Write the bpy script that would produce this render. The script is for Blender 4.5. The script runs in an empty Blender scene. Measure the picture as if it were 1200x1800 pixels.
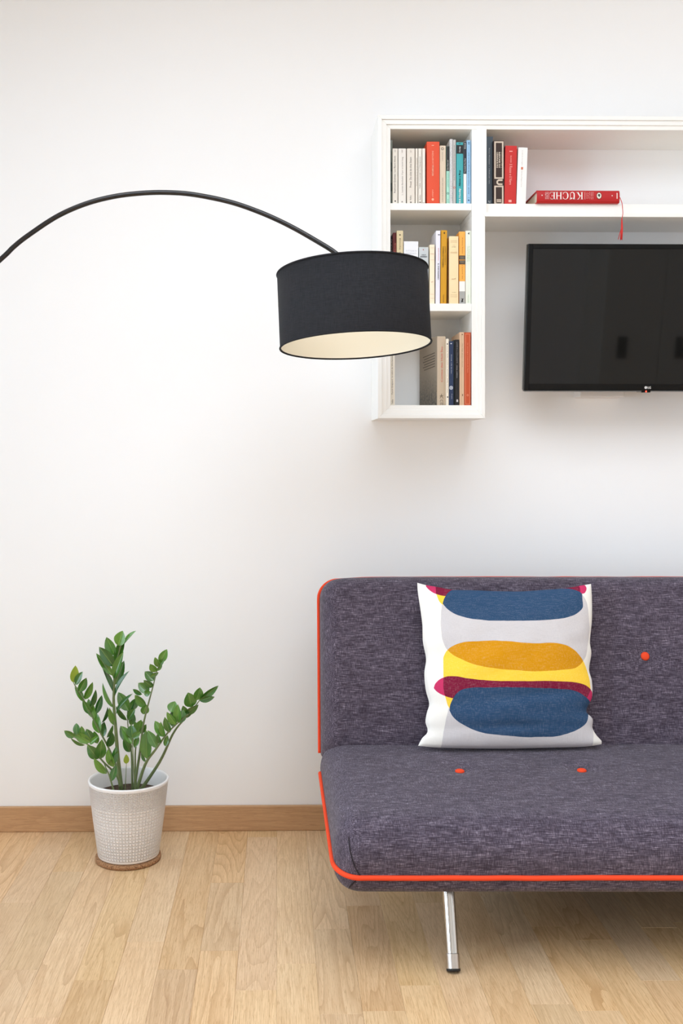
import bpy, bmesh, math, random
from mathutils import Vector, Matrix, noise as mnoise

# ----------------------------------------------------------------- camera, world, light, exposure
scene = bpy.context.scene
F = 1842.0                      # focal length in pixels of the 1200 x 1800 frame
CAM_Y, CAM_Z = -3.5, 1.25
VX, PPY = 487.0, 800.0          # vanishing point of the room's depth axis
YAW = math.radians(0.84)
PPX = VX + F * math.tan(YAW)
cam_data = bpy.data.cameras.new('camera')
cam = bpy.data.objects.new('camera', cam_data)
scene.collection.objects.link(cam)
cam.location = (0, CAM_Y, CAM_Z)
cam.rotation_euler = (math.pi / 2, 0, -YAW)
cam_data.sensor_fit = 'AUTO'
cam_data.sensor_width = 36.0
cam_data.lens = 36.0 * F / 1800.0
cam_data.shift_x = (600.0 - PPX) / 1800.0
cam_data.shift_y = (PPY - 900.0) / 1800.0
cam_data.clip_start = 0.05
scene.camera = cam

world = bpy.data.worlds.new('daylight_sky')
scene.world = world
world.use_nodes = True
bgn = world.node_tree.nodes['Background']
bgn.inputs['Color'].default_value = (0.86, 0.93, 1.0, 1)
bgn.inputs['Strength'].default_value = 1.2

def window_light(name, loc, size, energy, color, rot):
    d = bpy.data.lights.new(name, 'AREA')
    d.shape = 'RECTANGLE'; d.size, d.size_y = size
    d.energy = energy; d.color = color
    o = bpy.data.objects.new(name, d)
    o.location = loc; o.rotation_euler = rot
    scene.collection.objects.link(o)
    return o
# daylight from the left window, then fill through an added second one
window_light('window_daylight_and_fill', (-2.30, -0.98, 1.30), (2.4, 1.5), 28, (0.71, 0.875, 1.05), (0, -math.pi / 2, 0))
window_light('window_daylight_and_fill', (-2.30, -3.15, 1.55), (2.0, 1.9), 122, (0.735, 0.88, 1.05), (0, -math.pi / 2, 0))
# unseen fill light added under the ceiling, out of the picture
window_light('ceiling_fill_light', (0.1, -2.5, 3.0), (2.4, 2.4), 31, (0.75, 0.885, 1.04), (0, 0, 0))

vs = scene.view_settings
vs.view_transform = 'Standard'
try: vs.look = 'None'
except Exception: pass
vs.gamma = 1.0
vs.use_curve_mapping = False
vs.exposure = 0.31
try:
    scene.cycles.max_bounces = 12
    scene.cycles.diffuse_bounces = 8
    scene.cycles.caustics_reflective = False
    scene.cycles.caustics_refractive = False
    scene.cycles.sample_clamp_indirect = 4.0
except Exception: pass

# ----------------------------------------------------------------- helpers
rnd = random.Random(7)
COL = scene.collection
cY, sY = math.cos(YAW), math.sin(YAW)

def at(px, py, Y):
    """world point on the plane y = Y that the photograph shows at pixel (px, py)"""
    dx, dz = (px - PPX) / F, -(py - PPY) / F
    d = Vector((dx * cY + sY, cY - dx * sY, dz))
    t = (Y - CAM_Y) / d.y
    return Vector((d.x * t, Y, CAM_Z + d.z * t))

def lin(r, g, b):
    f = lambda c: (c / 255 / 12.92) if c / 255 <= 0.04045 else ((c / 255 + 0.055) / 1.055) ** 2.4
    return (f(r), f(g), f(b), 1.0)

def new_obj(name, verts, faces, mat=None, parent=None, smooth=False):
    me = bpy.data.meshes.new(name)
    me.from_pydata([tuple(v) for v in verts], [], faces)
    me.update()
    if smooth:
        me.polygons.foreach_set('use_smooth', [True] * len(me.polygons))
    if mat: me.materials.append(mat)
    o = bpy.data.objects.new(name, me)
    COL.objects.link(o)
    if parent is not None: o.parent = parent
    return o

def obj_bm(name, bm, mat=None, parent=None, smooth=False):
    me = bpy.data.meshes.new(name)
    bmesh.ops.recalc_face_normals(bm, faces=bm.faces)
    bm.to_mesh(me); bm.free()
    if smooth:
        me.polygons.foreach_set('use_smooth', [True] * len(me.polygons))
    if mat: me.materials.append(mat)
    o = bpy.data.objects.new(name, me)
    COL.objects.link(o)
    if parent is not None: o.parent = parent
    return o

def empty(name, loc, rz=0.0):
    o = bpy.data.objects.new(name, None)
    o.empty_display_size = 0.1
    o.location = loc; o.rotation_euler = (0, 0, rz)
    COL.objects.link(o)
    return o

def tag(o, label, cat, group=None):
    o['label'] = label; o['category'] = cat
    if group: o['group'] = group
    return o

def struct(o):
    o['kind'] = 'structure'
    return o

def bm_box(bm, x0, x1, y0, y1, z0, z1, bevel=0.0, seg=1, M=None):
    r = bmesh.ops.create_cube(bm, size=1.0)
    vs_ = r['verts']
    for v in vs_:
        v.co = Vector(((x0 + x1) / 2 + v.co.x * (x1 - x0), (y0 + y1) / 2 + v.co.y * (y1 - y0), (z0 + z1) / 2 + v.co.z * (z1 - z0)))
    if bevel > 0:
        es = list({e for v in vs_ for e in v.link_edges})
        rr = bmesh.ops.bevel(bm, geom=es, offset=bevel, segments=seg, affect='EDGES', profile=0.5)
        vs_ = list({v for f in rr['faces'] for v in f.verts} | {v for v in vs_ if v.is_valid})
    if M is not None:
        for v in vs_: v.co = M @ v.co
    return vs_

def box(name, x0, x1, y0, y1, z0, z1, mat, parent=None, bevel=0.0, seg=1):
    bm = bmesh.new()
    bm_box(bm, min(x0, x1), max(x0, x1), min(y0, y1), max(y0, y1), min(z0, z1), max(z0, z1), bevel, seg)
    return obj_bm(name, bm, mat, parent)

def tube_data(pts, radius, n=12, cap=True):
    """swept tube; radius may be a number or a list"""
    pts = [Vector(p) for p in pts]
    R = radius if isinstance(radius, (list, tuple)) else [radius] * len(pts)
    verts, faces = [], []
    up = None
    for i, p in enumerate(pts):
        t = (pts[min(i + 1, len(pts) - 1)] - pts[max(i - 1, 0)]).normalized()
        if up is None:
            up = Vector((0, 0, 1)) if abs(t.z) < 0.9 else Vector((0, 1, 0))
        a = (up - t * up.dot(t)).normalized()
        b = t.cross(a); up = a
        for k in range(n):
            an = 2 * math.pi * k / n
            verts.append(p + (a * math.cos(an) + b * math.sin(an)) * R[i])
    for i in range(len(pts) - 1):
        for k in range(n):
            k2 = (k + 1) % n
            faces.append((i * n + k, i * n + k2, (i + 1) * n + k2, (i + 1) * n + k))
    if cap:
        faces.append(tuple(range(n))[::-1])
        faces.append(tuple((len(pts) - 1) * n + k for k in range(n)))
    return verts, faces

def tube(name, pts, radius, mat, parent=None, n=12):
    v, f = tube_data(pts, radius, n)
    return new_obj(name, v, f, mat, parent, True)

def lathe(name, prof, mat, parent=None, n=64, smooth=True, M=None, close=False):
    """prof = list of (radius, z); revolve about z"""
    verts, faces = [], []
    m = len(prof)
    for k in range(n):
        a = 2 * math.pi * k / n
        for r, z in prof:
            v = Vector((r * math.cos(a), r * math.sin(a), z))
            verts.append(M @ v if M is not None else v)
    for k in range(n):
        k2 = (k + 1) % n
        for i in range(m - 1 if not close else m):
            i2 = (i + 1) % m
            q = (k * m + i, k2 * m + i, k2 * m + i2, k * m + i2)
            faces.append(q)
    bm = bmesh.new()
    bv = [bm.verts.new(v) for v in verts]
    for q in faces:
        try: bm.faces.new([bv[i] for i in q])
        except ValueError: pass
    bmesh.ops.remove_doubles(bm, verts=bm.verts, dist=1e-6)
    o = obj_bm(name, bm, mat, parent, smooth)
    return o

def smooth_curve(pts, n):
    """Catmull-Rom resample"""
    pts = [Vector(p) for p in pts]
    out = []
    m = len(pts) - 1
    for i in range(n + 1):
        t = i / n * m
        k = min(int(t), m - 1); f = t - k
        p0, p1, p2, p3 = pts[max(k - 1, 0)], pts[k], pts[k + 1], pts[min(k + 2, m)]
        out.append(0.5 * ((2 * p1) + (p2 - p0) * f + (2 * p0 - 5 * p1 + 4 * p2 - p3) * f * f + (3 * p1 - p0 - 3 * p2 + p3) * f ** 3))
    return out

def interp(x, pts):
    if x <= pts[0][0]: return pts[0][1]
    for (a, b), (c, d) in zip(pts, pts[1:]):
        if x <= c:
            t = (x - a) / (c - a) if c > a else 0
            return b + (d - b) * t
    return pts[-1][1]

def sinterp(x, pts):
    """smooth interpolation through (x, y) knots"""
    n = len(pts)
    if x <= pts[0][0]: return pts[0][1]
    if x >= pts[-1][0]: return pts[-1][1]
    for i in range(n - 1):
        if x <= pts[i + 1][0]: break
    def slope(j):
        if j == 0: return (pts[1][1] - pts[0][1]) / (pts[1][0] - pts[0][0])
        if j == n - 1: return (pts[-1][1] - pts[-2][1]) / (pts[-1][0] - pts[-2][0])
        return (pts[j + 1][1] - pts[j - 1][1]) / (pts[j + 1][0] - pts[j - 1][0])
    h = pts[i + 1][0] - pts[i][0]; t = (x - pts[i][0]) / h
    return ((2 * t ** 3 - 3 * t * t + 1) * pts[i][1] + (t ** 3 - 2 * t * t + t) * h * slope(i)
            + (-2 * t ** 3 + 3 * t * t) * pts[i + 1][1] + (t ** 3 - t * t) * h * slope(i + 1))

# ----------------------------------------------------------------- materials
class NT:
    """small node-tree writer"""
    def __init__(self, name):
        self.m = bpy.data.materials.new(name); self.m.use_nodes = True
        self.t = self.m.node_tree; self.n = self.t.nodes
        self.b = self.n['Principled BSDF']
    def node(self, typ, **kw):
        nd = self.n.new(typ)
        for k, v in kw.items():
            if k in nd.inputs and not hasattr(nd, k): nd.inputs[k].default_value = v
            else:
                try: setattr(nd, k, v)
                except Exception: nd.inputs[k].default_value = v
        return nd
    def link(self, a, b): self.t.links.new(a, b)
    def setin(self, inp, v):
        if hasattr(v, 'is_output') or isinstance(v, bpy.types.NodeSocket): self.link(v, inp)
        else: inp.default_value = v
    def math(self, op, a, b=None, c=None, clamp=False):
        nd = self.n.new('ShaderNodeMath'); nd.operation = op; nd.use_clamp = clamp
        self.setin(nd.inputs[0], a)
        if b is not None: self.setin(nd.inputs[1], b)
        if c is not None: self.setin(nd.inputs[2], c)
        return nd.outputs[0]
    def mix(self, fac, a, b, blend='MIX'):
        nd = self.n.new('ShaderNodeMix'); nd.data_type = 'RGBA'; nd.blend_type = blend
        self.setin(nd.inputs[0], fac); self.setin(nd.inputs[6], a); self.setin(nd.inputs[7], b)
        return nd.outputs[2]
    def noise(self, vec, scale, detail=2.0, rough=0.5, dist=0.0):
        nd = self.n.new('ShaderNodeTexNoise')
        if vec is not None: self.link(vec, nd.inputs['Vector'])
        nd.inputs['Scale'].default_value = scale; nd.inputs['Detail'].default_value = detail
        nd.inputs['Roughness'].default_value = rough; nd.inputs['Distortion'].default_value = dist
        return nd.outputs['Fac']
    def mapping(self, vec, scale=(1, 1, 1), rot=(0, 0, 0), loc=(0, 0, 0)):
        nd = self.n.new('ShaderNodeMapping')
        self.link(vec, nd.inputs['Vector'])
        nd.inputs['Scale'].default_value = scale; nd.inputs['Rotation'].default_value = rot; nd.inputs['Location'].default_value = loc
        return nd.outputs['Vector']
    def ramp(self, fac, stops, interp_='LINEAR'):
        nd = self.n.new('ShaderNodeValToRGB'); self.link(fac, nd.inputs['Fac'])
        cr = nd.color_ramp; cr.interpolation = interp_
        while len(cr.elements) < len(stops): cr.elements.new(0.5)
        for e, (p, c) in zip(cr.elements, stops): e.position = p; e.color = c
        return nd.outputs['Color']
    def bump(self, h, strength=0.3, dist=0.001):
        nd = self.n.new('ShaderNodeBump'); self.setin(nd.inputs['Height'], h)
        nd.inputs['Strength'].default_value = strength; nd.inputs['Distance'].default_value = dist
        self.link(nd.outputs['Normal'], self.b.inputs['Normal'])
        return nd
    def objco(self): return self.n.new('ShaderNodeTexCoord').outputs['Object']
    def uv(self): return self.n.new('ShaderNodeTexCoord').outputs['UV']
    def pos(self): return self.n.new('ShaderNodeNewGeometry').outputs['Position']
    def rand(self): return self.n.new('ShaderNodeObjectInfo').outputs['Random']

def plain(name, col, rough=0.5, metal=0.0, spec=0.5, coat=0.0):
    k = NT(name)
    k.b.inputs['Base Color'].default_value = col
    k.b.inputs['Roughness'].default_value = rough
    k.b.inputs['Metallic'].default_value = metal
    k.b.inputs['Specular IOR Level'].default_value = spec
    if coat: k.b.inputs['Coat Weight'].default_value = coat
    return k.m

def mat_paint(name, col, rough=0.7, bump=0.12):
    k = NT(name)
    p = k.pos()
    tone = k.noise(p, 1.3, 2)
    k.link(k.mix(k.math('MULTIPLY', tone, 0.06), col, (col[0] * 0.9, col[1] * 0.9, col[2] * 0.9, 1)), k.b.inputs['Base Color'])
    k.b.inputs['Roughness'].default_value = rough
    k.b.inputs['Specular IOR Level'].default_value = 0.25
    if bump: k.bump(k.noise(p, 260, 3), bump, 0.0006)
    return k.m

M_WALL = mat_paint('white_wall_paint', lin(245, 245, 245))
M_CEIL = mat_paint('white_ceiling_paint', lin(246, 246, 245))
M_SHELF = mat_paint('white_lacquer', lin(241, 240, 236), 0.38, 0.0)
M_TRIMW = plain('white_window_lacquer', lin(238, 238, 236), 0.4)

def mat_oak(name, along, light, mid, dark, rough=0.42, var=1.0):
    """oak grain running along axis 0 = x or 1 = y; every piece is cut from another spot of the tree"""
    k = NT(name)
    comb = k.node('ShaderNodeCombineXYZ')
    r = k.rand()
    k.link(k.math('MULTIPLY', r, 41.0), comb.inputs[0]); k.link(k.math('MULTIPLY', r, 97.0), comb.inputs[1]); k.link(k.math('MULTIPLY', r, 63.0), comb.inputs[2])
    add = k.node('ShaderNodeVectorMath', operation='ADD')
    k.link(k.pos(), add.inputs[0]); k.link(comb.outputs[0], add.inputs[1])
    p = add.outputs[0]
    sc = (0.075, 1, 1) if along == 0 else (1, 0.075, 1)
    warped = k.mapping(p, sc)
    wob = k.noise(k.mapping(p, (1, 0.35, 1) if along == 1 else (0.35, 1, 1)), 55, 3, 0.6)
    field = k.math('ADD', k.noise(warped, 8.0, 2.0, 0.4, 0.1), k.math('MULTIPLY', wob, 0.008))
    rings = k.math('FRACT', k.math('MULTIPLY', field, 24.0))      # growth rings: slow lightening, sharp dark late wood
    rings = k.math('MULTIPLY', k.math('POWER', rings, 3.0), k.math('LESS_THAN', rings, 0.96))
    fine = k.noise(k.mapping(p, (0.03, 1, 1) if along == 0 else (1, 0.03, 1)), 420, 3, 0.65)
    pore = k.noise(k.mapping(p, (0.05, 1, 1) if along == 0 else (1, 0.05, 1)), 620, 2, 0.5)
    tone = k.noise(k.mapping(p, (0.3, 1, 1) if along == 0 else (1, 0.3, 1)), 8, 2)
    base = k.mix(k.math('MULTIPLY_ADD', tone, 1.6, -0.3, True), light, mid)
    amt = k.math('MULTIPLY', rings, k.math('MULTIPLY', k.math('MULTIPLY_ADD', tone, 1.3, 0.0, True), k.math('MULTIPLY_ADD', k.math('FRACT', k.math('MULTIPLY', r, 13.7)), 1.1, 0.15, True)))
    base = k.mix(k.math('MULTIPLY', amt, 0.9), base, dark)
    base = k.mix(k.math('MULTIPLY_ADD', fine, 3.2, -1.36, True), base, k.mix(0.5, mid, dark))
    base = k.mix(k.math('MULTIPLY', k.math('GREATER_THAN', pore, 0.62), 0.42), base, dark)
    vo = k.node('ShaderNodeTexVoronoi'); k.link(k.mapping(p, (1, 0.55, 1) if along == 1 else (0.55, 1, 1)), vo.inputs['Vector']); vo.inputs['Scale'].default_value = 3.4
    kn = k.math('MULTIPLY_ADD', k.math('ADD', vo.outputs['Distance'], k.math('MULTIPLY', fine, 0.012)), -70.0, 1.7, True)
    base = k.mix(k.math('MULTIPLY', kn, 0.75), base, (0.10, 0.055, 0.03, 1))
    hsv = k.node('ShaderNodeHueSaturation')
    r2 = k.math('FRACT', k.math('MULTIPLY', r, 7.31))
    r3 = k.math('FRACT', k.math('MULTIPLY', r, 23.17))
    k.link(k.math('MULTIPLY_ADD', r2, 0.30 * var, 1 - 0.17 * var), hsv.inputs['Value'])
    k.link(k.math('MULTIPLY_ADD', r3, 0.24 * var, 1 - 0.12 * var), hsv.inputs['Saturation'])
    k.link(k.math('MULTIPLY_ADD', k.math('FRACT', k.math('MULTIPLY', r, 51.7)), 0.012 * var, 0.5 - 0.006 * var), hsv.inputs['Hue'])
    k.link(base, hsv.inputs['Color'])
    k.link(hsv.outputs[0], k.b.inputs['Base Color'])
    k.b.inputs['Roughness'].default_value = rough
    k.b.inputs['Specular IOR Level'].default_value = 0.35
    k.bump(k.math('ADD', fine, k.math('MULTIPLY', rings, 0.3)), 0.12, 0.0008)
    return k.m

M_OAK = mat_oak('oak_parquet', 1, lin(229, 198, 158), lin(216, 180, 136), lin(172, 130, 86), 0.40, 0.55)
M_OAKB = mat_oak('oak_skirting', 0, lin(204, 164, 120), lin(190, 149, 106), lin(158, 117, 79), 0.5, 0.3)
M_SUB = plain('dark_joint', lin(150, 112, 76), 0.9)

def mat_tweed():
    k = NT('aubergine_grey_melange')
    p = k.objco()
    warp = k.noise(k.mapping(p, (0.045, 1, 1)), 850, 2, 0.6)
    weft = k.noise(k.mapping(p, (1, 0.10, 0.10)), 900, 2, 0.6)
    big = k.noise(k.mapping(p, (0.25, 1, 1)), 60, 2)
    v = k.math('ADD', k.math('MULTIPLY', warp, 0.60), k.math('MULTIPLY', weft, 0.40))
    v = k.math('ADD', v, k.math('MULTIPLY_ADD', big, 0.10, -0.05))
    c = k.ramp(v, [(0.30, lin(34, 28, 36)), (0.45, lin(62, 54, 65)), (0.55, lin(88, 79, 92)), (0.70, lin(160, 151, 164))])
    k.link(c, k.b.inputs['Base Color'])
    k.b.inputs['Roughness'].default_value = 0.92
    k.b.inputs['Specular IOR Level'].default_value = 0.15
    k.b.inputs['Sheen Weight'].default_value = 0.12
    k.bump(v, 0.3, 0.0008)
    return k.m
M_TWEED = mat_tweed()
M_PIPE = plain('orange_red_piping_cloth', lin(226, 72, 38), 0.75, 0, 0.2)
M_SEAM = plain('dark_seam_thread', lin(34, 27, 34), 0.9)
M_UNDER = plain('black_light_block', lin(20, 18, 20), 0.9)
M_CHROME = plain('polished_chrome', (0.60, 0.585, 0.56, 1), 0.16, 1.0)
M_SATIN = plain('satin_steel', (0.56, 0.52, 0.48, 1), 0.3, 1.0)
M_RUBBER = plain('black_rubber', lin(18, 17, 16), 0.6)

def mat_linen_black():
    k = NT('black_linen')
    p = k.objco()
    a = k.noise(k.mapping(p, (1, 1, 0.08)), 520, 2); b = k.noise(k.mapping(p, (0.1, 0.1, 1)), 520, 2)
    v = k.math('ADD', a, b)
    k.link(k.ramp(k.math('MULTIPLY', v, 0.5), [(0.3, lin(17, 17, 19)), (0.7, lin(35, 34, 37))]), k.b.inputs['Base Color'])
    k.b.inputs['Roughness'].default_value = 0.85
    k.b.inputs['Specular IOR Level'].default_value = 0.25
    k.bump(v, 0.3, 0.0008)
    return k.m
M_SHADE = mat_linen_black()
M_LINING = plain('cream_lining', lin(238, 230, 210), 0.7, 0, 0.2)
M_BLACKMETAL = plain('black_lacquered_steel', lin(28, 28, 31), 0.22)
M_BLACKPL = plain('black_gloss_plastic', lin(7, 7, 7), 0.2, 0, 0.22)
M_BLACKMAT = plain('black_matt_plastic', lin(20, 20, 20), 0.5)
M_SCREEN = plain('dark_screen', lin(11, 11, 10), 0.035, 0, 0.36)
M_GREYLINE = plain('grey_trim_plastic', lin(120, 118, 115), 0.35)
M_WHITEPL = plain('white_plastic', lin(236, 232, 228), 0.5)
M_PAPER = plain('book_paper', lin(228, 216, 194), 0.85)
M_CORK = NT('cork')
_p = M_CORK.objco()
M_CORK.link(M_CORK.ramp(M_CORK.noise(_p, 240, 4, 0.7), [(0.35, lin(98, 66, 42)), (0.5, lin(160, 117, 80)), (0.68, lin(186, 146, 106))]), M_CORK.b.inputs['Base Color'])
M_CORK.b.inputs['Roughness'].default_value = 0.9
M_CORK.bump(M_CORK.noise(_p, 240, 4, 0.7), 0.6, 0.002)
M_CORK = M_CORK.m
M_SOIL = NT('soil')
_p = M_SOIL.objco()
M_SOIL.link(M_SOIL.ramp(M_SOIL.noise(_p, 160, 4, 0.7), [(0.35, lin(36, 26, 20)), (0.65, lin(104, 82, 64))]), M_SOIL.b.inputs['Base Color'])
M_SOIL.b.inputs['Roughness'].default_value = 0.95
M_SOIL.bump(M_SOIL.noise(_p, 160, 4, 0.7), 1.0, 0.006)
M_SOIL = M_SOIL.m

_mats = {}
def cmat(r, g, b, rough=0.55):
    key = (r, g, b, rough)
    if key not in _mats: _mats[key] = plain('print_%d_%d_%d' % (r, g, b), lin(r, g, b), rough, 0, 0.35)
    return _mats[key]

# ----------------------------------------------------------------- the room
XL, XR, YF, ZC = -2.05, 3.7, -5.6, 3.05
struct(box('wall_back', XL - 0.1, XR + 0.1, 0, 0.12, -0.1, ZC, M_WALL))
struct(box('wall_right', XR, XR + 0.12, YF, 0, -0.1, ZC, M_WALL))
struct(box('wall_front', XL - 0.1, XR + 0.1, YF - 0.12, YF, -0.1, ZC, M_WALL))
struct(box('ceiling', XL - 0.1, XR + 0.1, YF - 0.1, 0.1, ZC, ZC + 0.12, M_CEIL))
wins = [(-1.72, -0.22, 0.10, 2.55), (-4.10, -2.20, 0.30, 2.55)]  # second opening, out of view, is added to let in fill light
bm = bmesh.new()
ys = [YF, wins[1][0], wins[1][1], wins[0][0], wins[0][1], 0]
for i in range(5):
    a, b = ys[i], ys[i + 1]
    if i % 2 == 0: bm_box(bm, XL - 0.22, XL, a, b, -0.1, ZC)
    else:
        zz = 0.10 if i == 3 else 0.30
        bm_box(bm, XL - 0.22, XL, a, b, -0.1, zz); bm_box(bm, XL - 0.22, XL, a, b, 2.55, ZC)
struct(obj_bm('wall_left', bm, M_WALL))
kg = NT('window_glass')
tr = kg.node('ShaderNodeBsdfTransparent'); gl = kg.node('ShaderNodeBsdfGlossy'); gl.inputs['Roughness'].default_value = 0.02
fr = kg.node('ShaderNodeFresnel'); fr.inputs['IOR'].default_value = 1.45
mx = kg.node('ShaderNodeMixShader')
kg.link(fr.outputs[0], mx.inputs[0]); kg.link(tr.outputs[0], mx.inputs[1]); kg.link(gl.outputs[0], mx.inputs[2])
kg.link(mx.outputs[0], kg.n['Material Output'].inputs['Surface'])
M_GLASS = kg.m
for wi, (a, b, z0, z1) in enumerate(wins):
    fx0, fx1 = XL - 0.10, XL - 0.045
    bm = bmesh.new()
    w = 0.06
    bm_box(bm, fx0, fx1, a, a + w, z0, z1); bm_box(bm, fx0, fx1, b - w, b, z0, z1)
    bm_box(bm, fx0, fx1, a + w, b - w, z0, z0 + w); bm_box(bm, fx0, fx1, a + w, b - w, z1 - w, z1)
    m = (a + b) / 2
    bm_box(bm, fx0, fx1, m - 0.04, m + 0.04, z0 + w, z1 - w)
    wo = struct(obj_bm('window_%d' % (wi + 1), bm, M_TRIMW))
    for p0, p1 in ((a + w, m - 0.04), (m + 0.04, b - w)):
        box('pane', XL - 0.078, XL - 0.070, p0, p1, z0 + w, z1 - w, M_GLASS, wo)
    box('window_sill', XL - 0.045, XL + 0.03, a, b, z0 - 0.03, z0, M_TRIMW, wo, 0.004)

# skirting boards
BBH = at(300, 1417.5, -0.014).z
struct(box('baseboard_back', XL, XR, -0.014, 0, 0, BBH, M_OAKB, None, 0.003, 2))
struct(box('baseboard_left', XL, XL + 0.014, YF, -0.014, 0, BBH, M_OAKB, None, 0.003, 2))
struct(box('baseboard_right', XR - 0.014, XR, YF, -0.014, 0, BBH, M_OAKB, None, 0.003, 2))

# floor: a sub-floor with single oak staves laid in rows towards the window side of the room
PT = 0.012
floor = struct(box('floor', XL - 0.1, XR + 0.1, YF - 0.1, 0.1, -0.1, -PT, M_SUB))
def fx(px): return at(px, 1457.5, 0.0).x
def fy(py): return CAM_Y + CAM_Z * F / (py - PPY)
x486 = fx(486.5); pitch = (fx(486.5) - fx(130.5)) / 7.0
known = {-7: [fy(1584)], -6: [fy(1530)], -5: [fy(1785)], -4: [fy(1720.5)], -3: [fy(1509)], -2: [fy(1702.6)], -1: [fy(1551)]}
# row index r covers x486 + r*pitch ... x486 + (r+1)*pitch
seams = {-8: [1584], -7: [1530], -6: [1785], -5: [1720.5], -4: [1509], -3: [1702.6], -2: [1551], -1: [1471, 1740], 0: [1694], 1: [1633.6], 2: [1593]}
def add_stave(bm, x0, x1, y0, y1, zt):
    g, b = 0.00015, 0.0004
    x0 += g; x1 -= g; y0 += g; y1 -= g
    lo = [bm.verts.new(v) for v in ((x0, y0, -PT), (x1, y0, -PT), (x1, y1, -PT), (x0, y1, -PT))]
    md = [bm.verts.new(v) for v in ((x0, y0, zt - b), (x1, y0, zt - b), (x1, y1, zt - b), (x0, y1, zt - b))]
    tp = [bm.verts.new(v) for v in ((x0 + b, y0 + b, zt), (x1 - b, y0 + b, zt), (x1 - b, y1 - b, zt), (x0 + b, y1 - b, zt))]
    for i in range(4):
        j = (i + 1) % 4
        bm.faces.new((lo[i], lo[j], md[j], md[i])); bm.faces.new((md[i], md[j], tp[j], tp[i]))
    bm.faces.new(tp)
rest = bmesh.new()
r0 = math.floor((XL - x486) / pitch) - 1; r1 = math.ceil((XR - x486) / pitch) + 1
for r in range(r0, r1):
    xa, xb = max(x486 + r * pitch, XL - 0.02), min(x486 + (r + 1) * pitch, XR + 0.02)
    if xb - xa < 0.01: continue
    cuts = [fy(s) for s in seams.get(r, [])] or [-rnd.uniform(0.1, 0.75)]
    y = cuts[-1]
    while y > YF:
        y -= rnd.choice([0.42, 0.48, 0.55, 0.6, 0.66, 0.74]); cuts.append(y)
    ed = [0.02] + cuts
    for a, b in zip(ed, ed[1:]):
        b = max(b, YF - 0.02)
        zt = rnd.uniform(-0.00022, 0.0)
        if -1.35 < (xa + xb) / 2 < 1.95 and a > -1.95:
            pb = bmesh.new(); add_stave(pb, xa, xb, b, a, zt)
            obj_bm('plank', pb, M_OAK, floor)
        elif a > b:
            add_stave(rest, xa, xb, b, a, zt)
ro = obj_bm('far_planks', rest, M_OAK, floor); ro['kind'] = 'stuff'

# ----------------------------------------------------------------- sofa
SRZ = math.radians(-0.9)
SLX = 0.128                                   # world x of the sofa's left end
sofa = empty('sofa_bed', (SLX, -0.70, 0), SRZ)
tag(sofa, 'dark aubergine grey sofa bed with orange piping, orange buttons and chrome legs', 'sofa')
SLEN = 1.92
def theta_samples(n): return [math.pi / 2 * i / n for i in range(n + 1)]
def edge_profile(R, nexp, n):
    """(distance from the edge, height factor) pairs round a superelliptic edge"""
    return [(R * (1 - math.cos(t) ** (2 / nexp)), math.sin(t) ** (2 / nexp)) for t in theta_samples(n)]

class Pad:
    """upholstered slab: a dome over a rectangular plan with round corners. plan coordinates a (0..A), b (0..B)."""
    def __init__(s, A, B, top, low, Ra, Rb0, Rb1, n=3.0, mid=None, corner=None, dimples=(), low_in=0.02):
        s.A, s.B, s.top, s.low, s.n = A, B, top, low, n
        s.Ra, s.Rb0, s.Rb1 = Ra, Rb0, Rb1
        s.frame = mid; s.corner = corner; s.dimples = dimples; s.low_in = low_in
        ea = edge_profile(Ra, n, 12)
        s.sa = [(d, k) for d, k in ea] + [(Ra + (A - 2 * Ra) * i / 90, 1.0) for i in range(1, 90)] + [(A - d, k) for d, k in ea[::-1]]
        e0 = edge_profile(Rb0, n, 12); e1 = edge_profile(Rb1, n, 12)
        s.sb = [(d, k) for d, k in e0] + [(Rb0 + (B - Rb0 - Rb1) * i / 24, 1.0) for i in range(1, 24)] + [(B - d, k) for d, k in e1[::-1]]
    def pt(s, a, ka, b, kb, side):
        k = min(ka, kb) * (0.25 + 0.75 * max(ka, kb)) if False else (ka * kb)
        a2, b2 = s.corner(a, b)
        dep = 0.0
        for (da, db, dr, dd) in s.dimples:
            q = ((a - da) ** 2 + (b - db) ** 2) / (dr * dr)
            if q < 9: dep += dd * math.exp(-q)
        if side > 0: h = s.top(a, b) * k - dep * k
        else: h = -s.low(a, b) * k
        return s.frame(a2, b2, h)
    def build(s, name, mat, parent):
        na, nb = len(s.sa), len(s.sb)
        verts, faces = [], []
        idx = {}
        for side in (1, -1):
            for i, (a, ka) in enumerate(s.sa):
                for j, (b, kb) in enumerate(s.sb):
                    rim = i in (0, na - 1) or j in (0, nb - 1)
                    if rim and side < 0: idx[(side, i, j)] = idx[(1, i, j)]; continue
                    idx[(side, i, j)] = len(verts)
                    verts.append(s.pt(a, ka, b, kb, side))
            for i in range(na - 1):
                for j in range(nb - 1):
                    q = [idx[(side, i, j)], idx[(side, i + 1, j)], idx[(side, i + 1, j + 1)], idx[(side, i, j + 1)]]
                    faces.append(tuple(q if side > 0 else q[::-1]))
        o = new_obj(name, verts, faces, mat, parent, True)
        bm = bmesh.new(); bm.from_mesh(o.data); bmesh.ops.recalc_face_normals(bm, faces=bm.faces); bm.to_mesh(o.data); bm.free()
        return o
    def at(s, a, b, side=1):
        def kk(d, R): return 1.0 if d >= R else max(0.0, 1 - (1 - d / R) ** s.n) ** (1 / s.n)
        ka = min(kk(a, s.Ra), kk(s.A - a, s.Ra)); kb = min(kk(b, s.Rb0), kk(s.B - b, s.Rb1))
        return s.pt(a, ka, b, kb, side)
    def rim(s, path):
        return [s.frame(*s.corner(a, b), 0.0) for a, b in path]

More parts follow.
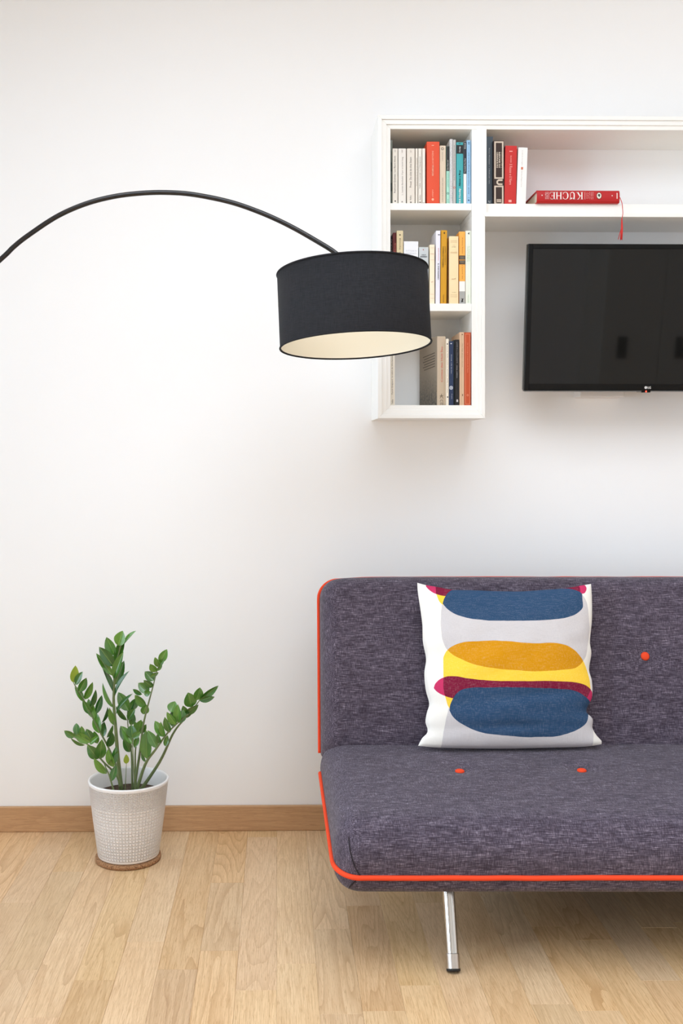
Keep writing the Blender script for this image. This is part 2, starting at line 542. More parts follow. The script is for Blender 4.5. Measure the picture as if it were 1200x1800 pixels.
def sofa_local(p):
    return sofa_inv @ p
sofa_inv = (Matrix.Translation((SLX, -0.70, 0)) @ Matrix.Rotation(SRZ, 4, 'Z')).inverted()

# seat: a = along the sofa, b = from the back (0) to the front (SD)
SD = 0.575
def seat_corner(a, b):
    tap = 0.022 * (b / SD) - 0.006
    r = 0.075
    db = max(0.0, b - (SD - r))
    cr = r - math.sqrt(max(r * r - db * db, 0.0))
    l = max(0.0, 1 - a / 0.30); rr = max(0.0, 1 - (SLEN - a) / 0.30)
    sh = (tap + cr * 0.85)
    return a + sh * l * l - sh * rr * rr, b
def seat_mid(a, b, h):
    u = b / SD
    z = 0.332 - 0.088 * u
    # local coordinates: y = 0 at world Y -0.70
    y = 0.272 - b
    return Vector((a, y - max(0.0, 0.0) - (0.006 * math.sin(min(1, max(0, h / 0.1)) * math.pi) if u > 0.97 else 0), z + h))
def seat_top(a, b):
    u = b / SD
    crown = 0.012 * math.sin(math.pi * min(max(a / SLEN, 0), 1)) ** 0.5
    return 0.088 + 0.030 * u + crown * math.sin(math.pi * min(u * 0.9 + 0.05, 1)) + 0.0018 * mnoise.noise(Vector((a * 9, b * 9, 1.7)))
def seat_low(a, b): return 0.058
def to_seat(px, py):
    return px, py
seat_btn_world = [at(810, 1351, -0.70), at(1025, 1353, -0.70)]
sb_a = [sofa_local(w).x for w in seat_btn_world]
sp = sb_a[1] - sb_a[0]
SB_B = 0.245
seat_buttons = [(sb_a[0] + i * sp, SB_B) for i in range(0, 5) if sb_a[0] + i * sp < SLEN - 0.1]
seat = Pad(SLEN, SD, seat_top, seat_low, 0.075, 0.05, 0.085, 2.8, seat_mid, seat_corner, [(a, b, 0.035, 0.010) for a, b in seat_buttons])
seat_o = seat.build('seat_cushion', M_TWEED, sofa)
rim_path = [(0, b) for b in [SD * i / 40 for i in range(2, 37)]]
rim_path += [(0, SD - 0.075 + 0.075 * math.sin(t)) for t in [math.pi / 2 * i / 10 for i in range(1, 11)]]
rim_path += [(0.02 + (SLEN - 0.04) * i / 80, SD) for i in range(0, 81)]
rim_path += [(SLEN, SD - 0.075 * (1 - math.cos(t))) for t in [math.pi / 2 * i / 10 for i in range(1, 11)]]
rim_path += [(SLEN, SD * i / 40) for i in range(35, 1, -1)]
pts = [p + Vector((-0.002 if i < 45 else 0, -0.003, -0.001 + 0.0012 * mnoise.noise(p * 12))) for i, p in enumerate(seat.rim(rim_path))]
pts = smooth_curve(pts, len(pts) * 2)
pp = tube('piping', pts, 0.0062, M_PIPE, seat_o, 10); pp['label'] = 'orange piping'

def button(parent, center, normal):
    n = normal.normalized()
    Mq = n.to_track_quat('Z', 'Y').to_matrix().to_4x4(); Mq.translation = center
    o = lathe('button', [(0.0, -0.004), (0.0115, -0.003), (0.0128, 0.001), (0.0118, 0.0042), (0.008, 0.0062), (0.0, 0.0068)], M_PIPE, parent, 20, True, Mq)
    o['label'] = 'orange covered button'
for a, b in seat_buttons:
    p = seat.at(a, b); q = seat.at(a + 0.03, b); r_ = seat.at(a, b - 0.03)
    button(seat_o, p + Vector((0, 0, 0.001)), Vector((0, 0, 1)))
# corner seam down the front left corner
sm = []
for i in range(13):
    t = math.pi / 2 * (0.03 + 0.55 * i / 12)
    k = 2 / 2.8
    da = 0.075 * (1 - math.cos(t) ** k) ; db = 0.085 * (1 - math.cos(t) ** k)
    sm.append(seat.at(da, SD - db) + Vector((-0.0006, -0.0008, 0.0003)))
tube('seam', sm, 0.0013, M_SEAM, seat_o, 6)
sm = []
for i in range(10):
    t = math.pi / 2 * (0.03 + 0.5 * i / 9)
    k = 2 / 2.8
    da = 0.075 * (1 - math.cos(t) ** k) ; db = 0.085 * (1 - math.cos(t) ** k)
    sm.append(seat.at(da, SD - db, -1) + Vector((-0.0006, -0.0008, -0.0003)))
tube('seam', sm, 0.0013, M_SEAM, seat_o, 6)

# back: a = along the sofa, b = up the back from the bottom
B0 = sofa_local(Vector((0, -0.405, 0.355))); B1 = sofa_local(Vector((0, -0.245, 0.866)))
bdir = Vector((0, B1.y - B0.y, B1.z - B0.z)); BH = bdir.length; bdir.normalize()
bnorm = Vector((0, -bdir.z, bdir.y))
def back_corner(a, b):
    r = 0.06
    db = max(0.0, b - (BH - r)); cr = r - math.sqrt(max(r * r - db * db, 0))
    r2 = 0.015
    d2 = max(0.0, r2 - b); cr += r2 - math.sqrt(max(r2 * r2 - d2 * d2, 0))
    l = max(0.0, 1 - a / 0.25); rr = max(0.0, 1 - (SLEN - a) / 0.25)
    drop = 0.006 * (l * l + rr * rr) * (b / BH)
    return a + (cr - 0.004) * l * l - (cr - 0.004) * rr * rr, b - drop
def back_mid(a, b, h):
    return Vector((a, B0.y, B0.z)) + bdir * b + bnorm * h
def back_top(a, b):
    u = b / BH
    return 0.098 + 0.016 * math.sin(math.pi * u) + 0.002 * mnoise.noise(Vector((a * 8, b * 8, 4.2)))
bb = sofa_local(at(1133, 1155, -0.435))
BB = (bb.z - B0.z) / bdir.z - 0.03
back_buttons = [(bb.x - sp, BB), (bb.x, BB), (bb.x + sp, BB), (bb.x + 2 * sp, BB)]
back_buttons = [q for q in back_buttons if q[0] < SLEN - 0.1]
back = Pad(SLEN, BH, back_top, lambda a, b: 0.025, 0.06, 0.06, 0.06, 2.8, back_mid, back_corner, [(a, b, 0.035, 0.010) for a, b in back_buttons])
back_o = back.build('back_cushion', M_TWEED, sofa)
rp = [(0, BH * i / 40) for i in range(1, 36)]
rp += [(0, BH - 0.06 + 0.06 * math.sin(t)) for t in [math.pi / 2 * i / 10 for i in range(1, 11)]]
rp += [(0.015 + (SLEN - 0.03) * i / 80, BH) for i in range(0, 81)]
rp += [(SLEN, BH - 0.06 * (1 - math.cos(t))) for t in [math.pi / 2 * i / 10 for i in range(1, 11)]]
rp += [(SLEN, BH * i / 40) for i in range(35, 0, -1)]
pts = smooth_curve([p + Vector((-0.003 if i < 46 else 0, 0, 0.0016 + 0.001 * mnoise.noise(p * 14))) for i, p in enumerate(back.rim(rp))], 280)
pp = tube('piping', pts, 0.0055, M_PIPE, back_o, 10); pp['label'] = 'orange piping'
for a, b in back_buttons:
    p = back.at(a, b)
    button(back_o, p + bnorm * 0.001, bnorm)
# black block added unseen to keep light from under the seat; legs
fb = bmesh.new()
bm_box(fb, 0.40, SLEN - 0.40, 0.02, 0.31, 0.085, 0.262, 0.006)
obj_bm('underframe_light_block', fb, M_UNDER, sofa)
foot = sofa_local(at(797, 1712, fy(1712)))
topl = sofa_local(at(787, 1568, -0.90))
axis = (topl - foot)
def leg(fx_, fy_, tx, ty):
    f0 = Vector((fx_, fy_, 0.0)); t0 = Vector((tx, ty, 0.232))
    d = (t0 - f0).normalized()
    q = d.to_track_quat('Z', 'Y').to_matrix().to_4x4(); q.translation = f0
    L = (t0 - f0).length
    lg = lathe('leg', [(0.0148, 0.036), (0.0148, L)], M_CHROME, sofa, 32, True, q)
    lg['label'] = 'chrome tube leg'
    lathe('foot_sleeve', [(0.0150, 0.0425), (0.0162, 0.0415), (0.0162, 0.0405)], M_SATIN, lg, 32, False, q)
    lathe('foot_sleeve', [(0.0162, 0.0405), (0.0162, 0.009)], M_SATIN, lg, 32, True, q)
    lathe('foot_cap', [(0.0, 0.0026), (0.0150, 0.0028), (0.0168, 0.005), (0.0168, 0.0092), (0.0, 0.0092)], M_RUBBER, lg, 32, False, q)
LX, LY = foot.x, foot.y
TX = LX + (topl.x - LX) * 1.0; TY = topl.y + 0.03
leg(LX, LY, TX, TY); leg(SLEN - LX, LY, SLEN - TX, TY)
leg(LX, 0.30, TX, 0.22); leg(SLEN - LX, 0.30, SLEN - TX, 0.22)

# ----------------------------------------------------------------- cushion on the sofa
PS = 3.42857
def mat_cushion():
    k = NT('printed_linen_cushion')
    uv = k.uv()
    sep = k.node('ShaderNodeSeparateXYZ'); k.link(uv, sep.inputs[0])
    # a trace of unevenness along the printed edges
    wob = k.math('MULTIPLY_ADD', k.noise(uv, 14, 2), 0.006, -0.003)
    U = k.math('ADD', sep.outputs[0], wob); V = k.math('ADD', sep.outputs[1], wob)
    def curve(pts):
        nd = k.n.new('ShaderNodeFloatCurve')
        c = nd.mapping.curves[0]
        pts = [(x / 1200.0, y / 1200.0) for x, y in pts]
        while len(c.points) < len(pts): c.points.new(0.5, 0.5)
        for q, (x, y) in zip(c.points, pts): q.location = (x, y); q.handle_type = 'AUTO_CLAMPED' if False else 'AUTO'
        nd.mapping.update()
        k.link(U, nd.inputs['Value'])
        return nd.outputs[0]
    def blob(top, bot):
        x0, x1 = top[0][0] / 1200.0, top[-1][0] / 1200.0
        a = k.math('GREATER_THAN', V, curve(top)); b = k.math('LESS_THAN', V, curve(bot))
        c = k.math('MULTIPLY', k.math('GREATER_THAN', U, x0), k.math('LESS_THAN', U, x1))
        return k.math('MULTIPLY', k.math('MULTIPLY', a, b), c)
    gray1 = blob([(174, 310), (180, 230), (192, 150), (230, 60), (600, 20), (980, 60), (1030, 130), (1055, 180), (1068, 300), (1071, 330)],
                 [(174, 310), (178, 370), (190, 425), (215, 472), (300, 533), (400, 571), (600, 597), (760, 603), (900, 590), (990, 570), (1030, 530), (1060, 420), (1071, 330)])
    yel = blob([(183, 560), (192, 510), (215, 470), (260, 441), (400, 423), (550, 425), (700, 437), (890, 439), (950, 460), (1000, 500), (1035, 545), (1062, 610), (1078, 700)],
               [(183, 560), (188, 680), (205, 760), (235, 825), (300, 850), (700, 860), (1000, 800), (1078, 700)])
    yel0 = blob([(150, 20), (400, 20)], [(150, 60), (155, 130), (190, 195), (260, 200), (400, 120)])
    mag = blob([(135, 692), (145, 664), (185, 636), (250, 630), (330, 645), (500, 660), (700, 662), (900, 661), (1010, 668), (1060, 685), (1088, 710), (1102, 745)],
               [(135, 692), (155, 717), (200, 744), (245, 758), (400, 790), (700, 800), (980, 770), (1060, 790), (1090, 776), (1102, 745)])
    mag0l = blob([(94, 75), (100, 55), (150, 40), (400, 40)], [(94, 75), (118, 105), (160, 131), (215, 143), (300, 130), (400, 100)])
    mag0r = blob([(760, 40), (1000, 40), (1045, 55), (1061, 88)], [(760, 95), (900, 110), (1000, 120), (1040, 122), (1056, 105), (1061, 88)])
    gray2 = blob([(184, 1060), (196, 960), (215, 850), (235, 790), (300, 780), (1098, 780)], [(184, 1090), (1098, 1090)])
    blue2 = blob([(226, 828), (234, 790), (268, 728), (318, 704), (450, 699), (700, 700), (880, 705), (980, 715), (1040, 745), (1090, 781)],
                 [(226, 828), (252, 872), (320, 920), (420, 960), (550, 978), (750, 987), (900, 975), (1000, 938), (1050, 900), (1066, 850), (1090, 781)])
    blue1 = blob([(189, 188), (205, 148), (240, 105), (300, 92), (600, 85), (850, 82), (950, 90), (1000, 105), (1030, 128), (1035, 165)],
                 [(189, 188), (230, 235), (300, 272), (400, 293), (600, 300), (800, 296), (950, 268), (1010, 230), (1032, 195), (1035, 165)])
    GRAY, YEL, MUS = lin(203, 199, 200), lin(250, 206, 66), lin(208, 144, 12)
    PINK, MAR, BLUE, WHT = lin(196, 52, 98), lin(124, 26, 56), lin(46, 74, 106), lin(238, 235, 228)
    c = k.mix(gray1, WHT, GRAY)
    c = k.mix(gray2, c, GRAY)
    c = k.mix(yel0, c, YEL)
    c = k.mix(yel, c, YEL)
    c = k.mix(k.math('MULTIPLY', yel, gray1), c, MUS)
    for mg in (mag, mag0l, mag0r): c = k.mix(mg, c, PINK)
    c = k.mix(k.math('MULTIPLY', mag, k.math('MAXIMUM', yel, gray2)), c, MAR)
    mid_ = k.math('MULTIPLY', k.math('GREATER_THAN', U, 152 / 1200.0), k.math('LESS_THAN', U, 1018 / 1200.0))
    c = k.mix(k.math('MULTIPLY', k.math('MAXIMUM', mag0l, mag0r), mid_), c, MAR)
    c = k.mix(blue2, c, BLUE); c = k.mix(blue1, c, BLUE)
    p = k.objco()
    w1 = k.noise(k.mapping(p, (0.06, 1, 1)), 620, 2, 0.6); w2 = k.noise(k.mapping(p, (1, 1, 0.06)), 620, 2, 0.6)
    w = k.math('ADD', w1, w2)
    anyp = k.math('MAXIMUM', blue1, k.math('MAXIMUM', blue2, k.math('MAXIMUM', gray1, k.math('MAXIMUM', gray2, yel))))
    lo = k.math('MULTIPLY', k.math('MULTIPLY_ADD', w, 1.6, -1.6, True), k.math('MULTIPLY_ADD', anyp, 0.12, 0.03))
    hi = k.math('MULTIPLY', k.math('MULTIPLY_ADD', w, -1.6, 1.6, True), k.math('MULTIPLY_ADD', anyp, 0.12, 0.03))
    c = k.mix(lo, c, (0.9, 0.9, 0.9, 1)); c = k.mix(hi, c, (0.02, 0.02, 0.03, 1))
    k.link(c, k.b.inputs['Base Color'])
    k.b.inputs['Roughness'].default_value = 0.9
    k.b.inputs['Specular IOR Level'].default_value = 0.15
    k.bump(w, 0.3, 0.0007)
    return k.m
M_CUSH = mat_cushion()
M_CUSHBACK = plain('white_linen', lin(240, 237, 228), 0.9, 0, 0.15)
cush = empty('throw_cushion', at(893, 1316, -0.55))
tag(cush, 'square linen cushion printed with blue, mustard, grey and maroon pebble shapes', 'cushion')
LEFT = [(1020, 733), (1040, 734), (1075, 739), (1100, 742), (1130, 743), (1160, 748.5), (1185, 745.5), (1215, 748), (1240, 754), (1255, 750), (1272, 747.5), (1284, 751), (1292, 750), (1300, 742), (1316, 733.5)]
RIGHT = [(1020, 1038), (1050, 1040), (1090, 1040), (1130, 1036.5), (1150, 1039), (1180, 1035), (1200, 1040), (1230, 1040), (1255, 1030), (1268, 1041), (1285, 1041), (1298, 1048), (1308, 1057)]
TOP = [(0, 1024.5), (0.05, 1028.5), (0.12, 1032), (0.2, 1036.5), (0.32, 1037.5), (0.45, 1039), (0.6, 1039.5), (0.72, 1037), (0.85, 1034), (0.93, 1030), (1, 1026.5)]
BOT = [(0, 1311), (0.1, 1314), (0.25, 1315.5), (0.5, 1316), (0.7, 1314.5), (0.88, 1313), (0.95, 1311), (1, 1308)]
NU = 72
inv_c = Matrix.Translation(cush.location).inverted()
def cplane(py): return -0.555 + (1316 - py) / (1316 - 1027) * 0.115
verts, uvs, faces = [], [], []
for side in (1, -1):
    for j in range(NU + 1):
        for i in range(NU + 1):
            u = 0.5 - 0.5 * math.cos(math.pi * i / NU) * (0.35) - 0.65 * (0.5 - i / NU)
            v = 0.5 - 0.5 * math.cos(math.pi * j / NU) * (0.35) - 0.65 * (0.5 - j / NU)
            u = min(max(u, 0), 1); v = min(max(v, 0), 1)
            u = (u - 0.0) ; v = v
            t = sinterp(u, TOP); b = sinterp(u, BOT)
            py = t + (b - t) * v
            vv = 1025 + (1314 - 1025) * v
            px = sinterp(vv, LEFT) * (1 - u) + sinterp(vv, RIGHT) * u
            base = at(px, py, cplane(py))
            eu, ev = 1 - (2 * u - 1) ** 2, 1 - (2 * v - 1) ** 2
            fl = (max(eu, 0) * max(ev, 0)) ** 0.42
            if side > 0:
                h = 0.062 * fl
                nz = Vector((px * 0.012, py * 0.02, 0))
                wr = 0.0045 * mnoise.noise(nz) + 0.0025 * mnoise.noise(Vector((px * 0.03, py * 0.045, 5)))
                # soft folds across the lower right
                fold = 0.006 * math.exp(-((py - 1228 + 0.10 * (px - 900)) / 9.0) ** 2) * math.exp(-((px - 965) / 70.0) ** 2)
                fold += 0.006 * math.exp(-((py - 1279 + 0.03 * (px - 900)) / 8.0) ** 2) * math.exp(-((px - 880) / 90.0) ** 2)
                h += (wr - fold) * min(1, fl * 1.4)
            else: h = -0.040 * fl
            n = Vector((0, -0.93, 0.36)).normalized()
            verts.append(inv_c @ (base + n * h))
            uvs.append((((px - 720) * PS) / 1200.0, ((py - 1010) * PS) / 1200.0))
W = NU + 1
fmat = []
for s in (0, 1):
    off = s * W * W
    for j in range(NU):
        for i in range(NU):
            q = (off + j * W + i, off + j * W + i + 1, off + (j + 1) * W + i + 1, off + (j + 1) * W + i)
            faces.append(q[::-1] if s == 0 else q); fmat.append(s)
def cushion_side(name, s, mat):
    fs = [tuple(i - s * W * W for i in f) for f, m_ in zip(faces, fmat) if m_ == s]
    o = new_obj(name, verts[s * W * W:(s + 1) * W * W], fs, mat, cush, True)
    ul = o.data.uv_layers.new(name='UVMap')
    for lp in o.data.loops: ul.data[lp.index].uv = uvs[s * W * W + lp.vertex_index]
    return o
cushion_side('front_cover', 0, M_CUSH)
co = cushion_side('back_cover', 1, M_CUSHBACK); co['label'] = 'plain white back'

# ----------------------------------------------------------------- arc lamp
LY_ = -0.72
lamp = empty('arc_floor_lamp', (-1.20, LY_, 0))
tag(lamp, 'black arc floor lamp with a drum shade hanging in front of the shelves', 'lamp')
linv = Matrix.Translation(lamp.location).inverted()
arc_px = [(0, 457), (24, 434), (50, 413.5), (100, 380.5), (150, 358.5), (200, 345.5), (250, 339.5), (295, 338.5), (340, 342), (400, 354), (450, 370.5), (500, 392.5), (550, 420), (592, 447)]
arc = [at(x, y, LY_) for x, y in arc_px]
shade_c = at(621.5, 543, LY_)
left = [Vector((-1.20, LY_, 0.03)), Vector((-1.20, LY_, 0.35)), Vector((-1.193, LY_, 0.70)), Vector((-1.165, LY_, 1.0)), Vector((-1.105, LY_, 1.25)), Vector((-1.01, LY_, 1.46)), Vector((-0.885, LY_, 1.63))]
endp = shade_c + Vector((0, 0, 0.066))
full = smooth_curve(left + arc + [arc[-1] * 0.55 + endp * 0.45, endp], 160)
tube('arc_pole', [linv @ p for p in full], [0.0095 if p.x < -0.9 else 0.0066 for p in full], M_BLACKMETAL, lamp, 14)
lathe('base', [(0, 0), (0.165, 0), (0.17, 0.004), (0.17, 0.026), (0.165, 0.03), (0.02, 0.031), (0.018, 0.05), (0, 0.05)], M_BLACKMETAL, lamp, 64)
# drum shade
D_ = LY_ - CAM_Y
SR = 132.5 * D_ / F; SH = 131.0 * D_ / F
tiltx, rolly = math.radians(-4.6), math.radians(-2.3)
MS = Matrix.Translation(linv @ shade_c) @ Matrix.Rotation(rolly, 4, 'Y') @ Matrix.Rotation(tiltx, 4, 'X')
lathe('drum_shade', [(SR, -SH / 2), (SR, SH / 2), (SR - 0.0025, SH / 2), (SR - 0.0028, SH / 2 - 0.006)] , M_SHADE, lamp, 96, True, MS)
so = lathe('shade_lining', [(SR - 0.003, -SH / 2 + 0.0015), (SR - 0.003, SH / 2 - 0.003)], M_LINING, lamp, 96, True, MS); so['label'] = 'cream inner lining'
ring = []
for zz in (-SH / 2, SH / 2):
    v, f = tube_data([MS @ Vector((SR * 0.9985 * math.cos(2 * math.pi * i / 96), SR * 0.9985 * math.sin(2 * math.pi * i / 96), zz)) for i in range(97)], 0.0026, 8)
    new_obj('shade_rim', v, f, M_SHADE, lamp, True)
dv, df = [], []
for k_ in range(3):
    a = 2 * math.pi * k_ / 3 + 0.4
    v, f = tube_data([MS @ Vector((0.02 * math.cos(a), 0.02 * math.sin(a), SH / 2 - 0.03)), MS @ Vector(((SR - 0.004) * math.cos(a), (SR - 0.004) * math.sin(a), SH / 2 - 0.006))], 0.002, 6)
    df += [tuple(i + len(dv) for i in q) for q in f]; dv += v
new_obj('spider', dv, df, M_BLACKMETAL, lamp)
lathe('lamp_socket', [(0, SH / 2 - 0.02), (0.022, SH / 2 - 0.02), (0.022, SH / 2 - 0.075), (0, SH / 2 - 0.075)], M_WHITEPL, lamp, 24, True, MS)
lathe('bulb', [(0.012, SH / 2 - 0.076), (0.016, SH / 2 - 0.085), (0.028, SH / 2 - 0.105), (0.026, SH / 2 - 0.125), (0.012, SH / 2 - 0.137), (0, SH / 2 - 0.139)], M_WHITEPL, lamp, 24, True, MS)

# ----------------------------------------------------------------- wall shelf unit
FY = -0.225                     # front of the outer moulding
def sx(px, Y=FY): return at(px, 470, Y).x
def sz(py, Y=FY, px=760): return at(px, py, Y).z
shelf = empty('wall_shelf', (sx(664), 0, sz(735)))
tag(shelf, 'white lacquered wall shelf unit of open compartments around the television', 'shelf')
si = Matrix.Translation(shelf.location).inverted()
def sbox(name, x0, x1, y0, y1, z0, z1, bevel=0.0012, seg=2):
    o = shelf.location
    return box(name, x0 - o.x, x1 - o.x, y0 - o.y, y1 - o.y, z0 - o.z, z1 - o.z, M_SHELF, shelf, bevel, seg)
xo0, xo1 = sx(664), sx(852.5)
zt, zb = sz(202.5), sz(735.5)
RY = FY + 0.010                 # front of inner panels (recessed)
MY = FY + 0.005                 # middle step of the moulding
xi0, xi1 = sx(686, RY), sx(829, RY)
ztop = sz(227, RY); zbot = sz(712.3, RY)
xm0, xm1 = sx(679, MY), sx(846.5, FY)
zr_top, zr_groove, zr_bot = sz(358.5, RY, 1000), sz(373.5, FY, 1000), sz(381, FY, 1000)
xc = sx(854, RY)                # left side of the right hand compartment
XE = sx(1600)                   # the unit goes on past the picture and comes down again on the other side
e = 0.0
band = 7 * (FY - CAM_Y) / F
def prism(name, quad, y0, y1, bevel=0.0008):
    """board with a four sided face in the x-z plane (mitred ends), running from y0 back to y1"""
    o = shelf.location
    bm = bmesh.new()
    a = [bm.verts.new((x - o.x, y0 - o.y, z - o.z)) for x, z in quad]; b = [bm.verts.new((x - o.x, y1 - o.y, z - o.z)) for x, z in quad]
    bm.faces.new(a); bm.faces.new(b[::-1])
    for k_ in range(4):
        l_ = (k_ + 1) % 4
        bm.faces.new((a[k_], b[k_], b[l_], a[l_]))
    bmesh.ops.recalc_face_normals(bm, faces=bm.faces)
    if bevel: bmesh.ops.bevel(bm, geom=list(bm.edges), offset=bevel, segments=2, affect='EDGES', profile=0.5)
    return obj_bm(name, bm, M_SHELF, shelf)
# picture rows and columns of the moulding steps
xoR = xo1
b1 = band
# carcass boards; their front edges are the innermost step
prism('side_panel', [(xo0 + 0.006, zb + 0.006), (xi0, zbot), (xi0, ztop), (xo0 + 0.006, zt - 0.006)], RY, -e)
prism('top_panel', [(xo0 + 0.006, zt - 0.006), (xi0, ztop), (XE, ztop), (XE, zt - 0.006)], RY, -e)
prism('bottom_panel', [(xo0 + 0.006, zb + 0.006), (xo1 - 0.004, zb + 0.006), (xi1, zbot), (xi0, zbot)], RY, -e)
prism('divider', [(xi1, zr_bot + 0.004), (xc, zr_bot + 0.004), (xc, ztop), (xi1, ztop)], RY, -e)
prism('side_panel', [(xi1, zbot), (xo1 - 0.004, zb + 0.006), (xo1 - 0.004, zr_bot + 0.004), (xi1, zr_bot + 0.004)], RY, -e)
def shelf_board(p0, p1, x0, x1, Yf, refpx=760):
    return sbox('shelf_board', x0, x1, Yf, -e, sz(p1, Yf, refpx), sz(p0, Yf, refpx))
SHY = RY + 0.004
z1t = sz(357.3, SHY); z2t = sz(533.5, SHY)
shelf_board(357.3, 369.5, xi0, xi1, SHY)
shelf_board(533.5, 546.8, xi0, xi1, SHY)
sbox('shelf_board', xc, XE, RY, -e, zr_bot + 0.004, zr_top)
yb = -e
# outer moulding, mitred at the corners
prism('moulding', [(xo0, zb), (xo0 + b1, zb + b1), (xo0 + b1, zt - b1), (xo0, zt)], FY, yb)
prism('moulding', [(xo0, zt), (xo0 + b1, zt - b1), (XE, zt - b1), (XE, zt)], FY, yb)
prism('moulding', [(xo0, zb), (xo1, zb), (xo1 - b1, zb + b1), (xo0 + b1, zb + b1)], FY, yb, 0.0014)
prism('moulding', [(xo1 - b1, zb + b1), (xo1, zb), (xo1, zr_bot), (xo1 - b1, zr_bot + b1)], FY, yb, 0.0014)
prism('moulding', [(xo1 - b1, zr_bot + b1), (xo1, zr_bot), (XE, zr_bot), (XE, zr_bot + b1)], FY, yb)
prism('moulding', [(xo1 - b1, zr_bot + b1), (xc, zr_bot + b1), (xc, ztop), (xo1 - b1, ztop)], FY + 0.002, RY + 0.02)
# middle step
m2 = xm0 - xo0
zmt = sz(218.5, MY); xmr = sx(838.5, MY); zmb = sz(720.5, MY)
prism('moulding_step', [(xo0 + b1, zb + b1), (xm0, zmb), (xm0, zmt), (xo0 + b1, zt - b1)], MY, RY + 0.01)
prism('moulding_step', [(xo0 + b1, zt - b1), (xm0, zmt), (XE, zmt), (XE, zt - b1)], MY, RY + 0.01)
prism('moulding_step', [(xo0 + b1, zb + b1), (xo1 - b1, zb + b1), (xmr, zmb), (xm0, zmb)], MY, RY + 0.01)
prism('moulding_step', [(xmr, zmb), (xo1 - b1, zb + b1), (xo1 - b1, ztop), (xmr, ztop)], MY, RY + 0.01)

# ----------------------------------------------------------------- lettering
_tcache = {}
deps = None
def glyphs(text):
    if text in _tcache: return _tcache[text]
    cu = bpy.data.curves.new('lettering_curve', 'FONT')
    cu.body = text; cu.size = 1.0; cu.resolution_u = 2
    o = bpy.data.objects.new('lettering_curve', cu)
    COL.objects.link(o)
    dg = bpy.context.evaluated_depsgraph_get()
    me = bpy.data.meshes.new_from_object(o.evaluated_get(dg))
    vs_ = [v.co.copy() for v in me.vertices]; fs = [tuple(p.vertices) for p in me.polygons]
    bpy.data.objects.remove(o); bpy.data.curves.remove(cu); bpy.data.meshes.remove(me)
    if vs_:
        x0 = min(v.x for v in vs_); x1 = max(v.x for v in vs_); y0 = min(v.y for v in vs_); y1 = max(v.y for v in vs_)
    else: x0 = y0 = 0; x1 = y1 = 1
    _tcache[text] = (vs_, fs, x0, x1, y0, y1)
    return _tcache[text]

class Ink:
    """collects flat print in a plane: local x right, z up"""
    def __init__(s): s.v, s.f = [], []
    def poly(s, pts):
        n = len(s.v); s.v += [tuple(p) for p in pts]; s.f.append(tuple(range(n, n + len(pts))))
    def rect(s, x0, x1, z0, z1): s.poly([(x0, z0), (x1, z0), (x1, z1), (x0, z1)])
    def ring(s, cx, cz, rx, rz, w, n=20):
        for i in range(n):
            a, b = 2 * math.pi * i / n, 2 * math.pi * (i + 1) / n
            s.poly([(cx + rx * math.cos(a), cz + rz * math.sin(a)), (cx + rx * math.cos(b), cz + rz * math.sin(b)),
                    (cx + (rx - w) * math.cos(b), cz + (rz - w) * math.sin(b)), (cx + (rx - w) * math.cos(a), cz + (rz - w) * math.sin(a))])
    def disc(s, cx, cz, rx, rz=None, n=18):
        rz = rz or rx
        s.poly([(cx + rx * math.cos(2 * math.pi * i / n), cz + rz * math.sin(2 * math.pi * i / n)) for i in range(n)])
    def text(s, t, cx, cz, length, height, rot=0, bold=0.0):
        """rot 0 = upright, 90 = reads upwards, -90 = reads downwards, 180 = upside down; cx, cz = centre"""
        vs_, fs, x0, x1, y0, y1 = glyphs(t)
        sx_, sy_ = length / (x1 - x0), height / (y1 - y0)
        c, d = math.cos(math.radians(rot)), math.sin(math.radians(rot))
        for off in ([0.0] if not bold else [-bold, bold]):
            n = len(s.v)
            for v in vs_:
                a = (v.x - (x0 + x1) / 2) * sx_ + off; b = (v.y - (y0 + y1) / 2) * sy_
                s.v.append((cx + a * c - b * d, cz + a * d + b * c))
            s.f += [tuple(i + n for i in q) for q in fs]
    def build(s, name, mat, parent, y=-0.0004, M=None):
        vv = [Vector((x, y, z)) for x, z in s.v]
        if M is not None: vv = [M @ v for v in vv]
        o = new_obj(name, vv, s.f, mat, parent)
        return o

